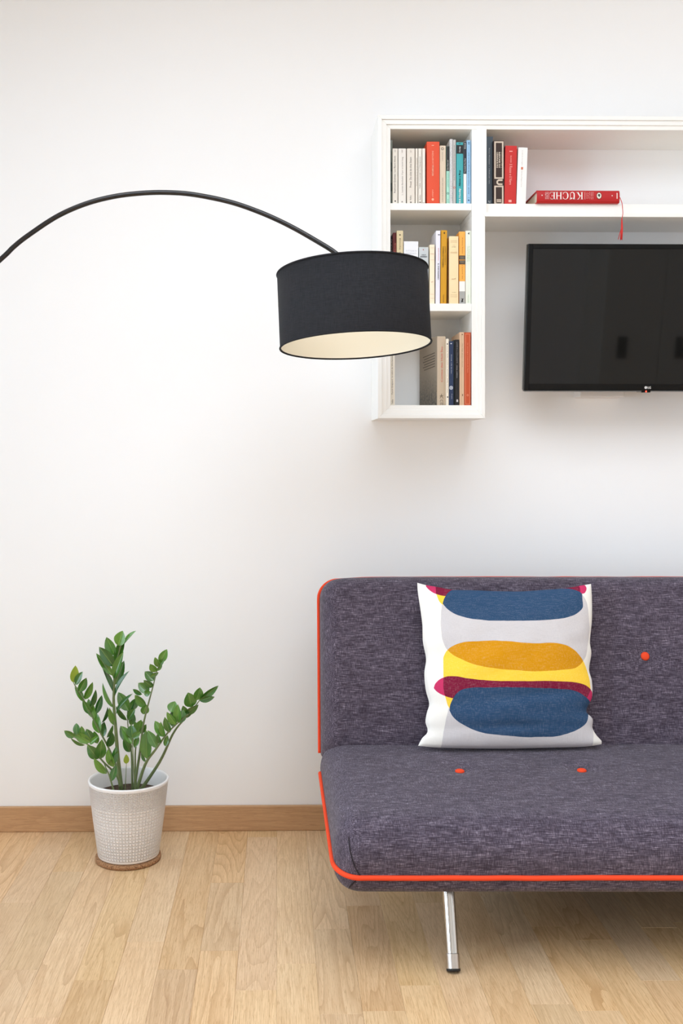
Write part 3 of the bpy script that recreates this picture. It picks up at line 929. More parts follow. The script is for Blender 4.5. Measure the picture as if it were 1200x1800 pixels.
# ----------------------------------------------------------------- books
def book(label, px0, px1, ptop, zshelf, col, group, Y=-0.205, depth=0.13, hard=False, lean=0.0, yaw=0.0, bands=(), inks=(), pbase=357.3, rough=0.5, paper=None, curve=0.0, round_spine=False):
    """upright book, spine to the room. px0..px1 = spine at its foot, ptop = top edge in the photograph"""
    a = at(px0, 470, Y); b = at(px1, 470, Y)
    th = b.x - a.x
    h = at((px0 + px1) / 2, ptop, Y).z - zshelf
    root = empty('book', (a.x, Y, zshelf))
    root.rotation_euler = (0, math.radians(lean), math.radians(yaw))
    if lean > 0: pass
    tag(root, label, 'book', group)
    cm = cmat(*col, rough)
    ct = 0.0022 if hard else 0.0006
    ov = 0.003 if hard else 0.0
    ct = min(ct, th * 0.25)
    bm = bmesh.new()
    # spine with softly rounded edges
    n = 6
    prof = []
    bulge = 0.0025 if round_spine else 0.0006
    for i in range(n + 1):
        t = i / n
        prof.append((th * t, -bulge * math.sin(math.pi * t) ** 0.6 if 0 < t < 1 else 0.0))
    fr_, bk = [], []
    for x, y in prof:
        fr_.append([bm.verts.new((x, y + bulge, 0)), bm.verts.new((x, y + bulge, h))])
        bk.append([bm.verts.new((min(max(x, ct), th - ct), bulge + ct, 0)), bm.verts.new((min(max(x, ct), th - ct), bulge + ct, h))])
    for i in range(n):
        bm.faces.new((fr_[i][0], fr_[i + 1][0], fr_[i + 1][1], fr_[i][1]))
        bm.faces.new((fr_[i][1], fr_[i + 1][1], bk[i + 1][1], bk[i][1]))
        bm.faces.new((fr_[i + 1][0], fr_[i][0], bk[i][0], bk[i + 1][0]))
    bm_box(bm, 0, ct, bulge * 0.5, depth, 0, h); bm_box(bm, th - ct, th, bulge * 0.5, depth, 0, h)
    obj_bm('cover', bm, cm, root)
    box('page_block', ct, th - ct, bulge + ct, depth - ov - 0.0005, ov, h - ov - 0.0008, cmat(*(paper or (226, 214, 192)), 0.85), root)
    k = h / (pbase - ptop)          # metres per photograph pixel on this spine
    for nm, z0p, z1p, bc in bands:  # horizontal fields of colour given by photograph rows
        z1, z0 = (pbase - z0p) * k, (pbase - z1p) * k
        bo = new_obj(nm, [(0.0001, bulge * 0.35 - 0.0003, z0), (th / 2, -0.0003, z0), (th - 0.0001, bulge * 0.35 - 0.0003, z0),
                          (0.0001, bulge * 0.35 - 0.0003, z1), (th / 2, -0.0003, z1), (th - 0.0001, bulge * 0.35 - 0.0003, z1)],
                     [(0, 1, 4, 3), (1, 2, 5, 4)], cmat(*bc, rough), root)
    for ic, fn in inks:
        for f in (fn if isinstance(fn, list) else [fn]):
            ink = Ink(); f(ink, th, h, k)
            ink.build(getattr(f, 'kind', 'lettering'), cmat(*ic, 0.6), root, -0.0006)
    return root
def T(text, r0, r1, frac=0.5, hfrac=0.5, rot=90, bold=0.0, base=357.3):
    """spine title running between photograph rows r0 and r1"""
    def fn(ink, th, h, k):
        z1, z0 = (base - r0) * k, (base - r1) * k
        ink.text(text, th * frac, (z0 + z1) / 2, z1 - z0, th * hfrac, rot, bold)
    return fn
def mk(*fns):
    out = []
    for f in fns: out += f if isinstance(f, list) else [f]
    return out
def R(x0, x1, r0, r1, base=357.3):
    def fn(ink, th, h, k): ink.rect(x0 * th, x1 * th, (base - r1) * k, (base - r0) * k)
    fn.kind = 'spine_mark'
    return fn
def DOT(fx_, row, rad, base=357.3):
    def fn(ink, th, h, k): ink.disc(fx_ * th, (base - row) * k, rad * k)
    fn.kind = 'spine_mark'
    return fn
def RING(fx_, row, rad, w, base=357.3):
    def fn(ink, th, h, k): ink.ring(fx_ * th, (base - row) * k, rad * k, rad * k, w * k)
    fn.kind = 'spine_mark'
    return fn
def FRAME(x0, x1, r0, r1, w, base=357.3):
    def fn(ink, th, h, k):
        z1, z0 = (base - r0) * k, (base - r1) * k; ww = w * k; a, b = x0 * th, x1 * th
        ink.rect(a, b, z1 - ww, z1); ink.rect(a, b, z0, z0 + ww); ink.rect(a, a + ww, z0 + ww, z1 - ww); ink.rect(b - ww, b, z0 + ww, z1 - ww)
    fn.kind = 'spine_mark'
    return fn
G1 = 'books in the top left compartment'
z1 = z1t
DK = (70, 62, 56)
LOGO = lambda row: DOT(0.5, row, 1.3)
IV = (229, 223, 212)
book('grey green book at the far left of the top left compartment, half hidden', 684.6, 689.6, 246.5, z1, (116, 124, 116), G1, Y=-0.19, bands=[('spine_band', 285, 300, (86, 96, 90)), ('spine_band', 320, 334, (78, 88, 82))])
book('first ivory paperback from the left, titled Les fleurs bleues', 690, 698.6, 261, z1, IV, G1, inks=[(DK, mk(T('Raymond Queneau  Les fleurs bleues', 274, 338.5, .45, .42), LOGO(353))), ((150, 140, 130), T('folio', 264, 266, .5, .6, 0))])
book('ivory paperback with faint grey spine print, right of Les fleurs bleues', 699.9, 713.2, 261, z1, (232, 227, 219), G1, Y=-0.204, inks=[((150, 142, 136), mk(T('L. Laurens Bertholon  Il pur et bravo long', 276, 342, .55, .26), LOGO(354))), ((165, 158, 152), T('folio', 264, 266.2, .5, .5, 0))])
book('ivory paperback titled Du côté de chez Swann in the top left compartment', 715, 728.6, 261, z1, (227, 219, 207), G1, inks=[((96, 86, 80), mk(T('Proust  Du côté de chez Swann', 276, 329, .46, .26), T('folio', 343, 351, .46, .2), LOGO(355))), ((160, 150, 140), T('folio', 264.5, 267, .5, .4, 0))])
book('thinnest of the ivory paperbacks, just right of the Swann volume', 730, 733.8, 261, z1, (233, 226, 214), G1, Y=-0.203, inks=[((120, 110, 100), T('Marguerite Duras  La vie tranquille', 277, 326, .6, .4))])
book('slim ivory paperback with small grey title, second left of the orange book', 735, 741, 261, z1, IV, G1, inks=[((110, 100, 94), mk(T('Vallès  L\'insurgé ou l\'Opoponax', 275, 331, .5, .45), T('folio', 342, 351, .5, .4), LOGO(355)))])
book('blank slim ivory paperback touching the orange book', 742, 747, 261, z1, (236, 230, 219), G1, Y=-0.204, inks=[((170, 160, 150), LOGO(356))])
book('thick bright orange paperback in the top left compartment', 750, 772, 249, z1, (222, 78, 44), G1, Y=-0.206, depth=0.12, inks=[((246, 178, 150), mk(T('LUIS BERTEZENE', 265, 289, .47, .13), T('VENTI ANNI 2666', 290, 309, .47, .15, 90, .0002), T('adelphi', 333, 346, .47, .14), DOT(.47, 350, 2.1), R(.38, .56, 255, 256.2)))])
book('beige paperback with a round emblem, right of the orange book', 772.8, 783, 256, z1, (219, 201, 178), G1, Y=-0.204, inks=[((112, 98, 86), mk(RING(.45, 261.5, 2.4, .9), T('LES BELLES LETTRES', 267, 283, .45, .12), T('Le livre de ma mère et autres contes', 312, 354, .45, .2)))])
book('slim book with a black upper half and a mint green lower half', 784.2, 789.7, 257, z1, (168, 220, 200), G1, Y=-0.203, bands=[('spine_band', 257.2, 300, (36, 36, 37))], inks=[((210, 210, 205), T('Zero Waste chef', 281, 298.5, .45, .42)), ((90, 130, 118), mk(T('una breve storia', 304, 328, .5, .3), RING(.5, 339, 1.9, .8), T('piccola', 349, 355, .5, .4)))])
book('taller silver grey marbled booklet beside the mint book', 790.2, 795.4, 244.5, z1, (206, 205, 205), G1, Y=-0.206, round_spine=False, inks=[((140, 140, 142), mk(T('·.·:·.·: .·:·. :·.·', 252, 300, .4, .5), T('.:·.··:.·', 318, 352, .6, .5)))])
book('shorter silver grey booklet with a small red ring, left of the teal book', 796, 800.8, 245.5, z1, (196, 194, 190), G1, Y=-0.204, inks=[((84, 84, 86), mk(T('Pour Ecrire Word by Word dans le monde', 255, 316, .5, .42))), ((190, 90, 70), RING(.45, 329, 1.9, .7))])
book('teal paperback with a black band, lettered About a Boy', 802, 813.7, 250, z1, (62, 164, 168), G1, Y=-0.206, bands=[('spine_band', 254.9, 270, (28, 28, 30))],
     inks=[((20, 24, 26), mk(T('About a Boy', 299, 327, .52, .34, 90, .0003), R(.3, .62, 251.8, 252.8))), ((238, 244, 242), mk(T('Hornby', 257.5, 267.5, .52, .26, 90, .0002), T('Nick Hornby', 331, 358, .52, .36, 90, .0004)))])
book('slim black topped, white footed book between the teal and light blue ones', 814.4, 819.5, 249, z1, (238, 237, 234), G1, Y=-0.204, bands=[('spine_band', 249.2, 304.8, (34, 38, 44))], inks=[((226, 226, 224), mk(T('Einaudi', 251.5, 261.5, .5, .42), T('Tondelli Pao Pao', 278, 303, .5, .42)))])
book('light blue paperback against the right side of the top left compartment', 820, 826.9, 246.4, z1, (150, 190, 220), G1, Y=-0.205, inks=[((52, 78, 110), mk(T('Durrell   L\'autre moitié du songe dans le récit', 268, 340, .5, .34), R(.3, .75, 250, 251), R(.3, .75, 252.5, 253.5), LOGO(351), R(.35, .7, 346.5, 347)))])

G2 = 'books standing beside the lying cookbook'
z3 = zr_top
book('slate blue grey book with white spine lettering at the divider', 854.6, 866, 240, z3, (78, 90, 100), G2, Y=-0.19, depth=0.14, hard=True, pbase=358.5, inks=[((214, 218, 220), mk(T('Renzo Montanari  •  L\'Iliade per caso', 260, 321, .42, .2, -90, 0, 358.5), R(.3, .42, 350, 353.5, 358.5), R(.3, .62, 352.4, 353.6, 358.5), R(.56, .66, 350.2, 351.4, 358.5)))])
def spark(fn): fn.kind = 'spine_mark'; return fn
def arch(ink, th, h, k):
    z = (358.5 - 320) * k; c = .55 * th
    o_, i_ = [], []
    for i in range(13):
        a = math.pi / 2 + math.pi * i / 12
        o_.append((c + 5.0 * k * math.cos(a), z + 5.0 * k * math.sin(a))); i_.append((c + 2.2 * k * math.cos(a), z + 2.2 * k * math.sin(a)))
    o_ = [(.86 * th, z + 5 * k)] + o_ + [(.86 * th, z - 5 * k)]; i_ = [(.86 * th, z + 2.2 * k)] + i_ + [(.86 * th, z - 2.2 * k)]
    for q in range(len(o_) - 1): ink.poly([o_[q], o_[q + 1], i_[q + 1], i_[q]])
dizion = mk(FRAME(.08, .95, 248.6, 314, 2.6, 358.5), FRAME(.08, .95, 326, 358.2, 2.6, 358.5),
            T('DIZIONARIO', 267.5, 294.5, .36, .17, 90, .0004, 358.5), T('DEI SINONIMI', 267.5, 294.5, .57, .16, 90, .0004, 358.5), T('E DEI CONTRARI', 267.5, 294.5, .76, .11, 90, .0001, 358.5),
            spark(arch), *[R(.3, .75, 349.6 + 2 * q, 350.9 + 2 * q, 358.5) for q in range(4)])
book('dark brown dictionary with cream framed panels, lettered DIZIONARIO', 866.9, 885.4, 247.4, z3, (52, 33, 24), G2, Y=-0.207, depth=0.14, hard=True, pbase=358.5, inks=[((206, 190, 172), dizion)])
book('red standing book with pale spine lettering, right of the dictionary', 886, 906.3, 256, z3, (196, 42, 38), G2, Y=-0.206, depth=0.14, hard=True, lean=1.1, pbase=358.5, inks=[((240, 170, 160), mk(T('SALINGER', 273, 286, .5, .12, -90, 0, 358.5), T('Il Rosso e il Nero', 288, 324, .5, .24, -90, 0, 358.5), R(.35, .62, 265, 266.4, 358.5), R(.36, .62, 350.5, 354.5, 358.5)))])
book('white standing book with a small orange emblem, nearest the lying cookbook', 907.3, 923.6, 259, z3, (240, 238, 234), G2, Y=-0.206, depth=0.13, lean=2.0, pbase=358.5, inks=[((196, 192, 188), mk(T('Le club des incorrigibles', 264, 291, .45, .16, -90, 0, 358.5), T('Garcia y Regina Carla', 299, 328, .45, .18, -90, 0, 358.5))), ((206, 122, 92), mk(R(.36, .58, 293, 297.5, 358.5)))])

G3 = 'books in the middle left compartment'
z2 = z2t
kw = dict(pbase=533.5)
B2 = 533.5
book('narrow black book with white lettering at the left of the middle compartment', 686.6, 690, 415, z2, (44, 42, 42), G3, Y=-0.17, inks=[((225, 222, 220), T('SANDOR MARAI', 421, 480, .5, .5, 90, .0002, B2))], **kw)
book('maroon book with red lettering in the middle left compartment', 690.4, 696.8, 409, z2, (98, 30, 30), G3, Y=-0.19, inks=[((206, 110, 96), T('La Cucina italiana', 427, 500, .55, .5, 90, 0, B2))], **kw)
book('tan cream paperback left of the white Sermonti volume', 697.2, 708.2, 405.5, z2, (214, 197, 158), G3, Y=-0.204, inks=[((92, 78, 56), mk(DOT(.5, 413, 1.3, B2), T('Emile Zola  Germinal', 419, 500, .52, .2, -90, 0, B2)))], **kw)
book('broad white volume lettered VITTORIO SERMONTI, behind the lamp shade', 709.6, 734.8, 424.3, z2, (234, 235, 238), G3, Y=-0.205, inks=[((160, 160, 172), mk(T('V I T T O R I O', 439, 441.4, .48, 0, 0, 0, B2) if False else (lambda ink, th, h, k: (ink.text('V I T T O R I O', th * .5, (B2 - 441) * k, th * .74, 2.4 * k), ink.text('S E R M O N T I', th * .5, (B2 - 445.6) * k, th * .76, 2.4 * k))))), ((70, 70, 80), DOT(.5, 451.3, .9, B2))], **kw)
book('pale grey volume lettered LALLA ROMANO, right of the Sermonti volume', 736.2, 752.8, 434.5, z2, (196, 202, 203), G3, Y=-0.204, inks=[((48, 56, 62), lambda ink, th, h, k: (ink.text('LALLA', th * .5, (B2 - 448) * k, th * .45, 1.9 * k, 0, .0002), ink.text('ROMANO', th * .5, (B2 - 451.2) * k, th * .68, 2.1 * k, 0, .0003))), ((170, 60, 60), DOT(.45, 439, .9, B2))], **kw)
def nrf(rows, nrow):
    def fn(ink, th, h, k):
        for r_ in rows: ink.rect(.15 * th, .88 * th, (B2 - r_) * k, (B2 - r_ + .35) * k)
        ink.text('nrf', th * .5, (B2 - nrow) * k, th * .42, 3.0 * k)
    return fn
book('slim cream paperback with ruled lines, behind the right edge of the lamp shade', 755, 763.4, 430, z2, (243, 228, 200), G3, Y=-0.206, inks=[((186, 140, 110), nrf([436, 446, 447, 457, 517, 524], 495))], **kw)
book('tall white book leaning beside the mustard one in the middle compartment', 765.2, 772.8, 405.5, z2, (232, 230, 238), G3, Y=-0.205, depth=0.14, lean=0.4, inks=[((60, 58, 70), mk(T('IL PARTIGIANO', 463, 491, .6, .32, -90, .0002, B2), R(.45, .9, 412, 413.3, B2))), ((190, 80, 90), T('BEPPE FENOGLIO', 436, 458, .6, .2, -90, 0, B2))], **kw)
book('mustard yellow book with dark title in the middle left compartment', 774, 784.3, 404.6, z2, (207, 150, 26), G3, Y=-0.207, depth=0.13, lean=0.55, inks=[((92, 58, 16), mk(T('CUORE DI TENEBRA', 433, 470, .36, .22, -90, .0001, B2), T('JOSEPH CONRAD R.', 433, 466, .7, .2, -90, 0, B2), T('Feltrinelli', 518, 531, .5, .2, -90, 0, B2))), ((40, 26, 10), lambda ink, th, h, k: ink.poly([(th * .35, (B2 - 409.5) * k), (th * .66, (B2 - 407.5) * k), (th * .6, (B2 - 411.8) * k)]))], **kw)
book('wider cream paperback with ruled lines between mustard and orange books', 789, 805.3, 415.3, z2, (239, 217, 172), G3, Y=-0.206, depth=0.14, inks=[((178, 130, 84), nrf([423.3, 426, 443.3, 445, 518.5, 521.5], 490)), ((110, 84, 60), lambda ink, th, h, k: (ink.text('JOYCE', th * .5, (B2 - 431.3) * k, th * .25, 1.0 * k), ink.text('ULYSSE', th * .5, (B2 - 434) * k, th * .42, 1.2 * k), ink.text('GALLIMARD', th * .52, (B2 - 513.5) * k, th * .45, .9 * k)))], **kw)
book('orange book with black bands and a white foot in the middle compartment', 806.7, 817.2, 407, z2, (246, 174, 78), G3, Y=-0.203, depth=0.15, bands=[('spine_band', 449, 456, (48, 40, 36)), ('spine_band', 457.3, 464.3, (48, 40, 36)), ('spine_band', 494, 511.5, (240, 238, 234)), ('spine_band', 511.5, 533.2, (168, 168, 164))],
     inks=[((120, 78, 30), mk(T('Roberto Piumini', 418, 446, .55, .16, -90, 0, B2), T('L\'autore che', 466, 490, .55, .16, -90, 0, B2))), ((220, 200, 160), lambda ink, th, h, k: [ink.rect(.12 * th, .9 * th, (B2 - r_) * k, (B2 - r_ + .5) * k) for r_ in (451.5, 454, 459.5, 462)]), ((30, 30, 30), lambda ink, th, h, k: (ink.poly([(th * .3, (B2 - 523) * k), (th * .62, (B2 - 528) * k), (th * .72, (B2 - 523.5) * k), (th * .5, (B2 - 524.6) * k)]), ink.poly([(th * .5, (B2 - 524.6) * k), (th * .7, (B2 - 530) * k), (th * .3, (B2 - 530.5) * k)])))], **kw)
book('pale greenish white paperback at the right of the middle compartment', 818, 827.4, 405.5, z2, (228, 232, 218), G3, Y=-0.205, inks=[((150, 186, 140), mk(T('IL SOLE NUDO', 433, 459, .66, .2, -90, 0, B2), T('JOHN STEINBECK', 433, 460, .34, .16, -90, 0, B2), T('Feltrinelli', 518, 531, .5, .16, -90, 0, B2))), ((50, 50, 44), lambda ink, th, h, k: ink.poly([(th * .4, (B2 - 410.5) * k), (th * .7, (B2 - 408) * k), (th * .68, (B2 - 412.6) * k)]))], **kw)

G4 = 'books in the bottom left compartment'
z4 = zbot
B4 = 712.3
kw = dict(pbase=B4)
book('ivory paperback alone at the left of the bottom compartment', 686.2, 693.6, 617, z4, (226, 219, 205), G4, Y=-0.205, inks=[((84, 76, 68), mk(T('Pascal Quignard  Le salon du Wurtemberg', 622, 693, .42, .38, 90, 0, B4), T('folio', 702, 709, .42, .4, 90, 0, B4)))], **kw)
cb = book('greyish beige book with a landscape cover and red title, right of the gap', 768.4, 783.6, 591, z4, (196, 178, 156), G4, Y=-0.195, depth=0.165, yaw=12.0, inks=[((206, 84, 78), T('Contes des Huit Îles', 609, 671, .5, .28, 90, 0, B4)), ((62, 50, 42), lambda ink, th, h, k: [ink.poly([(th * .5 + a * k, (B4 - b) * k) for a, b in q]) for q in (
    [(-3, 695.2), (3, 694.6), (3, 695.4), (-3, 696)], [(-.2, 692), (.6, 692), (-.6, 697), (-3, 700), (-3.2, 699.4), (-1, 696.4)], [(.2, 695.6), (1, 695.8), (3.2, 699.4), (2.6, 700)],
    [(-.8, 701.8), (-.2, 702), (-2.4, 705.6), (-3, 705.2)], [(.4, 701.6), (1, 701.6), (3, 705.2), (2.4, 705.6)],
    [(-2.6, 707), (-2.1, 707), (-2.1, 708.4), (-2.6, 708)], [(-3, 710.8), (-2.2, 709.4), (-1.8, 709.6), (-2.6, 711.2)], [(-1, 706.8), (-.5, 706.8), (-.9, 711), (-1.4, 711)], [(.7, 706.8), (1.2, 706.8), (1.2, 711), (.7, 711)], [(2.5, 706.6), (3.1, 706.6), (3.1, 711.2), (2.5, 711.2)])])], **kw)
# the landscape print on that book's front board
kc = NT('grey_landscape_print')
_p = kc.objco(); _s = kc.node('ShaderNodeSeparateXYZ'); kc.link(_p, _s.inputs[0])
n1 = kc.noise(kc.mapping(_p, (1, 1, 1.4)), 90, 5, 0.7)
hgt = kc.math('MULTIPLY_ADD', _s.outputs[2], -11.0, 1.25, True)
inkv = kc.math('MULTIPLY', hgt, kc.math('MULTIPLY_ADD', n1, 2.4, -0.6, True))
kc.link(kc.mix(inkv, lin(150, 137, 120), lin(40, 38, 34)), kc.b.inputs['Base Color']); kc.b.inputs['Roughness'].default_value = 0.5
hB = at(776, 591, -0.195).z - z4
new_obj('cover_print', [(-0.0004, 0.004, 0.001), (-0.0004, 0.164, 0.001), (-0.0004, 0.164, hB - 0.001), (-0.0004, 0.004, hB - 0.001)], [(0, 3, 2, 1)], kc.m, cb)
ink = Ink()
for i in range(6):
    z = hB - 0.052 - i * 0.0085
    ink.poly([(0.02, z + 0.003), (0.13 - 0.01 * (i % 2), z - 0.003), (0.13 - 0.01 * (i % 2), z - 0.0055), (0.02, z)])
new_obj('cover_lettering', [(-0.0007, x, z) for x, z in ink.v], ink.f, cmat(84, 72, 60), cb)
book('very thin white book with two black dots on its spine', 784.2, 788.3, 595.5, z4, (236, 226, 208), G4, Y=-0.206, inks=[((24, 22, 22), mk(DOT(.45, 604.7, 1.1, B4), DOT(.55, 697.7, 1.1, B4))), ((120, 110, 100), T('storia della notte e destino delle comete', 608, 690, .5, .3, -90, 0, B4))], **kw)
book('navy blue book with a white crest near its foot', 788.7, 796.5, 600, z4, (40, 54, 84), G4, Y=-0.206, hard=True, inks=[((204, 210, 220), mk(T('Simone  L\'île du jour', 623, 657, .55, .24, -90, 0, B4), RING(.5, 681.5, 3.2, 1.1, B4), DOT(.5, 681.5, 1.2, B4), T('Bompiani', 692, 701, .65, .25, -90, .0001, B4), R(.35, .65, 603.2, 604.8, B4)))], **kw)
book('sliver of a dark green book between the navy and the black one', 797, 799.2, 597.5, z4, (54, 62, 62), G4, Y=-0.196, **kw)
book('black book with white lettering in the bottom left compartment', 799.7, 806.4, 597, z4, (32, 31, 33), G4, Y=-0.206, inks=[((190, 188, 190), mk(T('SANDRO VERONESI', 601, 638, .5, .3, -90, .0001, B4), T('caos calmo', 642, 664, .5, .22, -90, 0, B4), R(.32, .76, 702, 706.3, B4)))], **kw)
book('pinkish beige tall book left of the rust orange one', 807.4, 815.4, 584, z4, (214, 180, 148), G4, Y=-0.206, depth=0.15, inks=[((128, 92, 68), mk(T('Marc Augé  Rovine e macerie', 604, 645, .6, .2, -90, 0, B4), R(.42, .45, 586, 712, B4), R(.5, .72, 587, 589, B4), R(.55, .75, 692.5, 696, B4)))], **kw)
book('rust orange book with a thin pale border, at the right of the bottom compartment', 815.9, 827, 584.3, z4, (190, 78, 40), G4, Y=-0.207, depth=0.15, inks=[((232, 160, 124), mk(FRAME(.16, .86, 587, 710, .5, B4), T('La montagna incantata di Mann', 603, 655, .52, .16, -90, 0, B4), RING(.52, 694.4, 1.7, .6, B4)))], **kw)

# the cookbook lying on the right hand board
ck = empty('cookbook', (at(944, 358, -0.237).x, -0.2295, z3))
tag(ck, 'red cookbook lying flat on the shelf, spine lettered KÜCHE upside down, with a tassel', 'book')
Lk = at(1089.5, 350, -0.23).x - at(944, 350, -0.23).x
Tk = at(1000, 334.6, -0.23).z - z3
RED = cmat(178, 30, 32, 0.4)
bm = bmesh.new()
bm_box(bm, 0, Lk, 0.003, 0.19, 0, 0.0028, 0.0006); bm_box(bm, 0, Lk, 0.003, 0.19, Tk - 0.0028, Tk, 0.0006)
n = 8
ra, rb = [], []
for i in range(n + 1):
    t = i / n; z = Tk * t; y = 0.003 - 0.0055 * math.sin(math.pi * t) ** 0.5
    ra.append((bm.verts.new((0, y, z)), bm.verts.new((Lk, y, z)))); rb.append((bm.verts.new((0, y + 0.0025, z)), bm.verts.new((Lk, y + 0.0025, z))))
for i in range(n):
    bm.faces.new((ra[i][0], ra[i][1], ra[i + 1][1], ra[i + 1][0])); bm.faces.new((rb[i][1], rb[i][0], rb[i + 1][0], rb[i + 1][1]))
    bm.faces.new((ra[i][0], ra[i + 1][0], rb[i + 1][0], rb[i][0])); bm.faces.new((ra[i + 1][1], ra[i][1], rb[i][1], rb[i + 1][1]))
obj_bm('cover', bm, RED, ck)
box('page_block', 0.005, Lk - 0.005, 0.004, 0.183, 0.0028, Tk - 0.0028, M_PAPER, ck)
hb = tube('headband', [(0.0035, 0.003, Tk * 0.2), (0.0035, 0.001, Tk * 0.5), (0.0035, 0.003, Tk * 0.8)], 0.0022, RED, ck, 8)
# serif capitals, drawn upright in units of cap height and turned by 180 degrees
def serif_word(ink, ox, oz, H, dirn):
    def P(pts): ink.poly([(ox + dirn * x * H, oz + dirn * z * H) for x, z in pts])
    def stem(x, w=0.17, s=0.10, z0=0.0, z1=1.0, foot=True, head=True):
        P([(x, z0), (x + w, z0), (x + w, z1), (x, z1)])
        if foot: P([(x - s, z0), (x + w + s, z0), (x + w + s, z0 + .05), (x - s, z0 + .05)])
        if head: P([(x - s, z1 - .05), (x + w + s, z1 - .05), (x + w + s, z1), (x - s, z1)])
    x = 0.12
    stem(x); P([(x + .17, .42), (x + .24, .42), (x + .72, 1), (x + .62, 1)]); P([(x + .30, .55), (x + .40, .66), (x + .86, 0), (x + .62, 0)])
    P([(x + .52, .95), (x + .84, .95), (x + .84, 1), (x + .52, 1)]); P([(x + .56, 0), (x + .95, 0), (x + .95, .05), (x + .56, .05)])
    x += 1.18                                   # U with two dots
    stem(x, .16, .09, .28, 1.0, False); stem(x + .62, .07, .10, .28, 1.0, False)
    for i in range(10):
        a, b = math.pi + math.pi * i / 10, math.pi + math.pi * (i + 1) / 10
        w = lambda t: .16 - .09 * (t - math.pi) / math.pi
        c = (x + .345, .30)
        o_ = lambda t: (c[0] + .345 * math.cos(t), c[1] + .31 * math.sin(t))
        i_ = lambda t: (c[0] + .02 + (.345 - w(t)) * math.cos(t), c[1] + (.31 - .08) * math.sin(t))
        P([o_(a), o_(b), i_(b), i_(a)])
    for dx in (.18, .48): P([(x + dx + .095 * math.cos(2 * math.pi * i / 12), .86 + .0 + .095 * math.sin(2 * math.pi * i / 12)) for i in range(12)])
    x += 0.98
    for i in range(18):                         # C
        a, b = math.radians(40 + 280 * i / 18), math.radians(40 + 280 * (i + 1) / 18)
        c = (x + .42, .5)
        w = lambda t: .06 + .12 * max(0, -math.cos(t))
        o_ = lambda t: (c[0] + .45 * math.cos(t), c[1] + .515 * math.sin(t))
        i_ = lambda t: (c[0] + (.45 - w(t)) * math.cos(t), c[1] + (.515 - .05 - .02 * abs(math.cos(t))) * math.sin(t))
        P([o_(a), o_(b), i_(b), i_(a)])
    P([(x + .74, .62), (x + .79, .62), (x + .79, 1.0), (x + .74, .90)]); P([(x + .74, .1), (x + .79, .0), (x + .79, .34), (x + .74, .34)])
    x += 1.05
    stem(x, .16, .09); stem(x + .6, .16, .09); P([(x + .16, .48), (x + .6, .48), (x + .6, .54), (x + .16, .54)])   # H
    x += 1.02
    stem(x, .16, .09)                           # E
    P([(x + .16, .95), (x + .62, .95), (x + .62, 1), (x + .16, 1)]); P([(x + .16, 0), (x + .66, 0), (x + .66, .05), (x + .16, .05)]); P([(x + .16, .49), (x + .46, .49), (x + .46, .54), (x + .16, .54)])
    P([(x + .58, .76), (x + .62, .76), (x + .62, 1), (x + .56, .97)]); P([(x + .62, .03), (x + .66, 0), (x + .70, .27), (x + .66, .27)]); P([(x + .43, .40), (x + .46, .40), (x + .46, .63), (x + .43, .63)])
mpp = Lk / 145.5
def kx(px): return (px - 944) * mpp
def kz(py): return Tk - (py - 334.6) * (Tk / 23.6)
ink = Ink()
serif_word(ink, kx(1025), kz(338.2), (kz(338.2) - kz(352)) , -1)
# stretch: the word spans 967..1025
x_lo = min(v[0] for v in ink.v); x_hi = max(v[0] for v in ink.v)
ink.v = [(kx(967) + (v[0] - x_lo) / (x_hi - x_lo) * (kx(1025) - kx(967)), v[1]) for v in ink.v]
ink.rect(kx(964.6), kx(965), kz(352), kz(338)); ink.rect(kx(1028), kx(1028.4), kz(352), kz(338))
ink.text('DIE FEINE', kx(961.9), kz(345), kz(338.2) - kz(352), 1.5 * mpp, -90); ink.text('KUNST VON', kx(959.2), kz(345), kz(338.4) - kz(351.6), 1.5 * mpp, -90)
for i, q in enumerate((1031.5, 1034.2, 1037, 1039.8, 1042.4)):
    ink.text(('Rezepte aus', 'der ganzen', 'guten alten', 'Küche von', 'heute neu')[i], kx(q), kz(345), kz(338.5 + (2 if i < 2 else 0)) - kz(352), 1.0 * mpp, -90)
ink.disc(kx(953), kz(344.6), 0.9 * mpp); ink.disc(kx(1076), kz(344.8), 0.9 * mpp)
ink.rect(kx(1084), kx(1085.3), kz(350.5), kz(339.5))
yk = -0.0031
lt = ink.build('lettering', cmat(244, 236, 230), ck, yk); lt['label'] = 'white upside down lettering'
ink = Ink(); ink.disc(kx(1053), kz(345), 4.6 * mpp, 5.6 * mpp * 1.05, 24); o_ = ink.build('emblem_border', cmat(58, 48, 34), ck, yk - 0.0002)
ink = Ink(); ink.disc(kx(1053), kz(345), 3.9 * mpp, 4.9 * mpp * 1.05, 24); o_ = ink.build('emblem', cmat(226, 222, 206), ck, yk - 0.0004)
ink = Ink(); ink.poly([(kx(1050.6), kz(344.6)), (kx(1052.4), kz(346.5)), (kx(1053.4), kz(348.2)), (kx(1055), kz(345)), (kx(1055), kz(342.2)), (kx(1052), kz(341.6)), (kx(1051), kz(343))]); ink.build('emblem_figure', cmat(60, 66, 62), ck, yk - 0.0006)
ki = Matrix.Translation(ck.location).inverted()
TY = -0.2345
rb_ = smooth_curve([ki @ at(x, y, TY - d) for x, y, d in ((1089, 347, -.002), (1091, 352, 0), (1093, 358, .004), (1093.8, 366, .006), (1094.2, 376, .006), (1092.8, 384, .006))], 24)
ro = tube('ribbon', rb_, 0.0011, cmat(196, 44, 40), ck, 6)
tv, tf = [], []
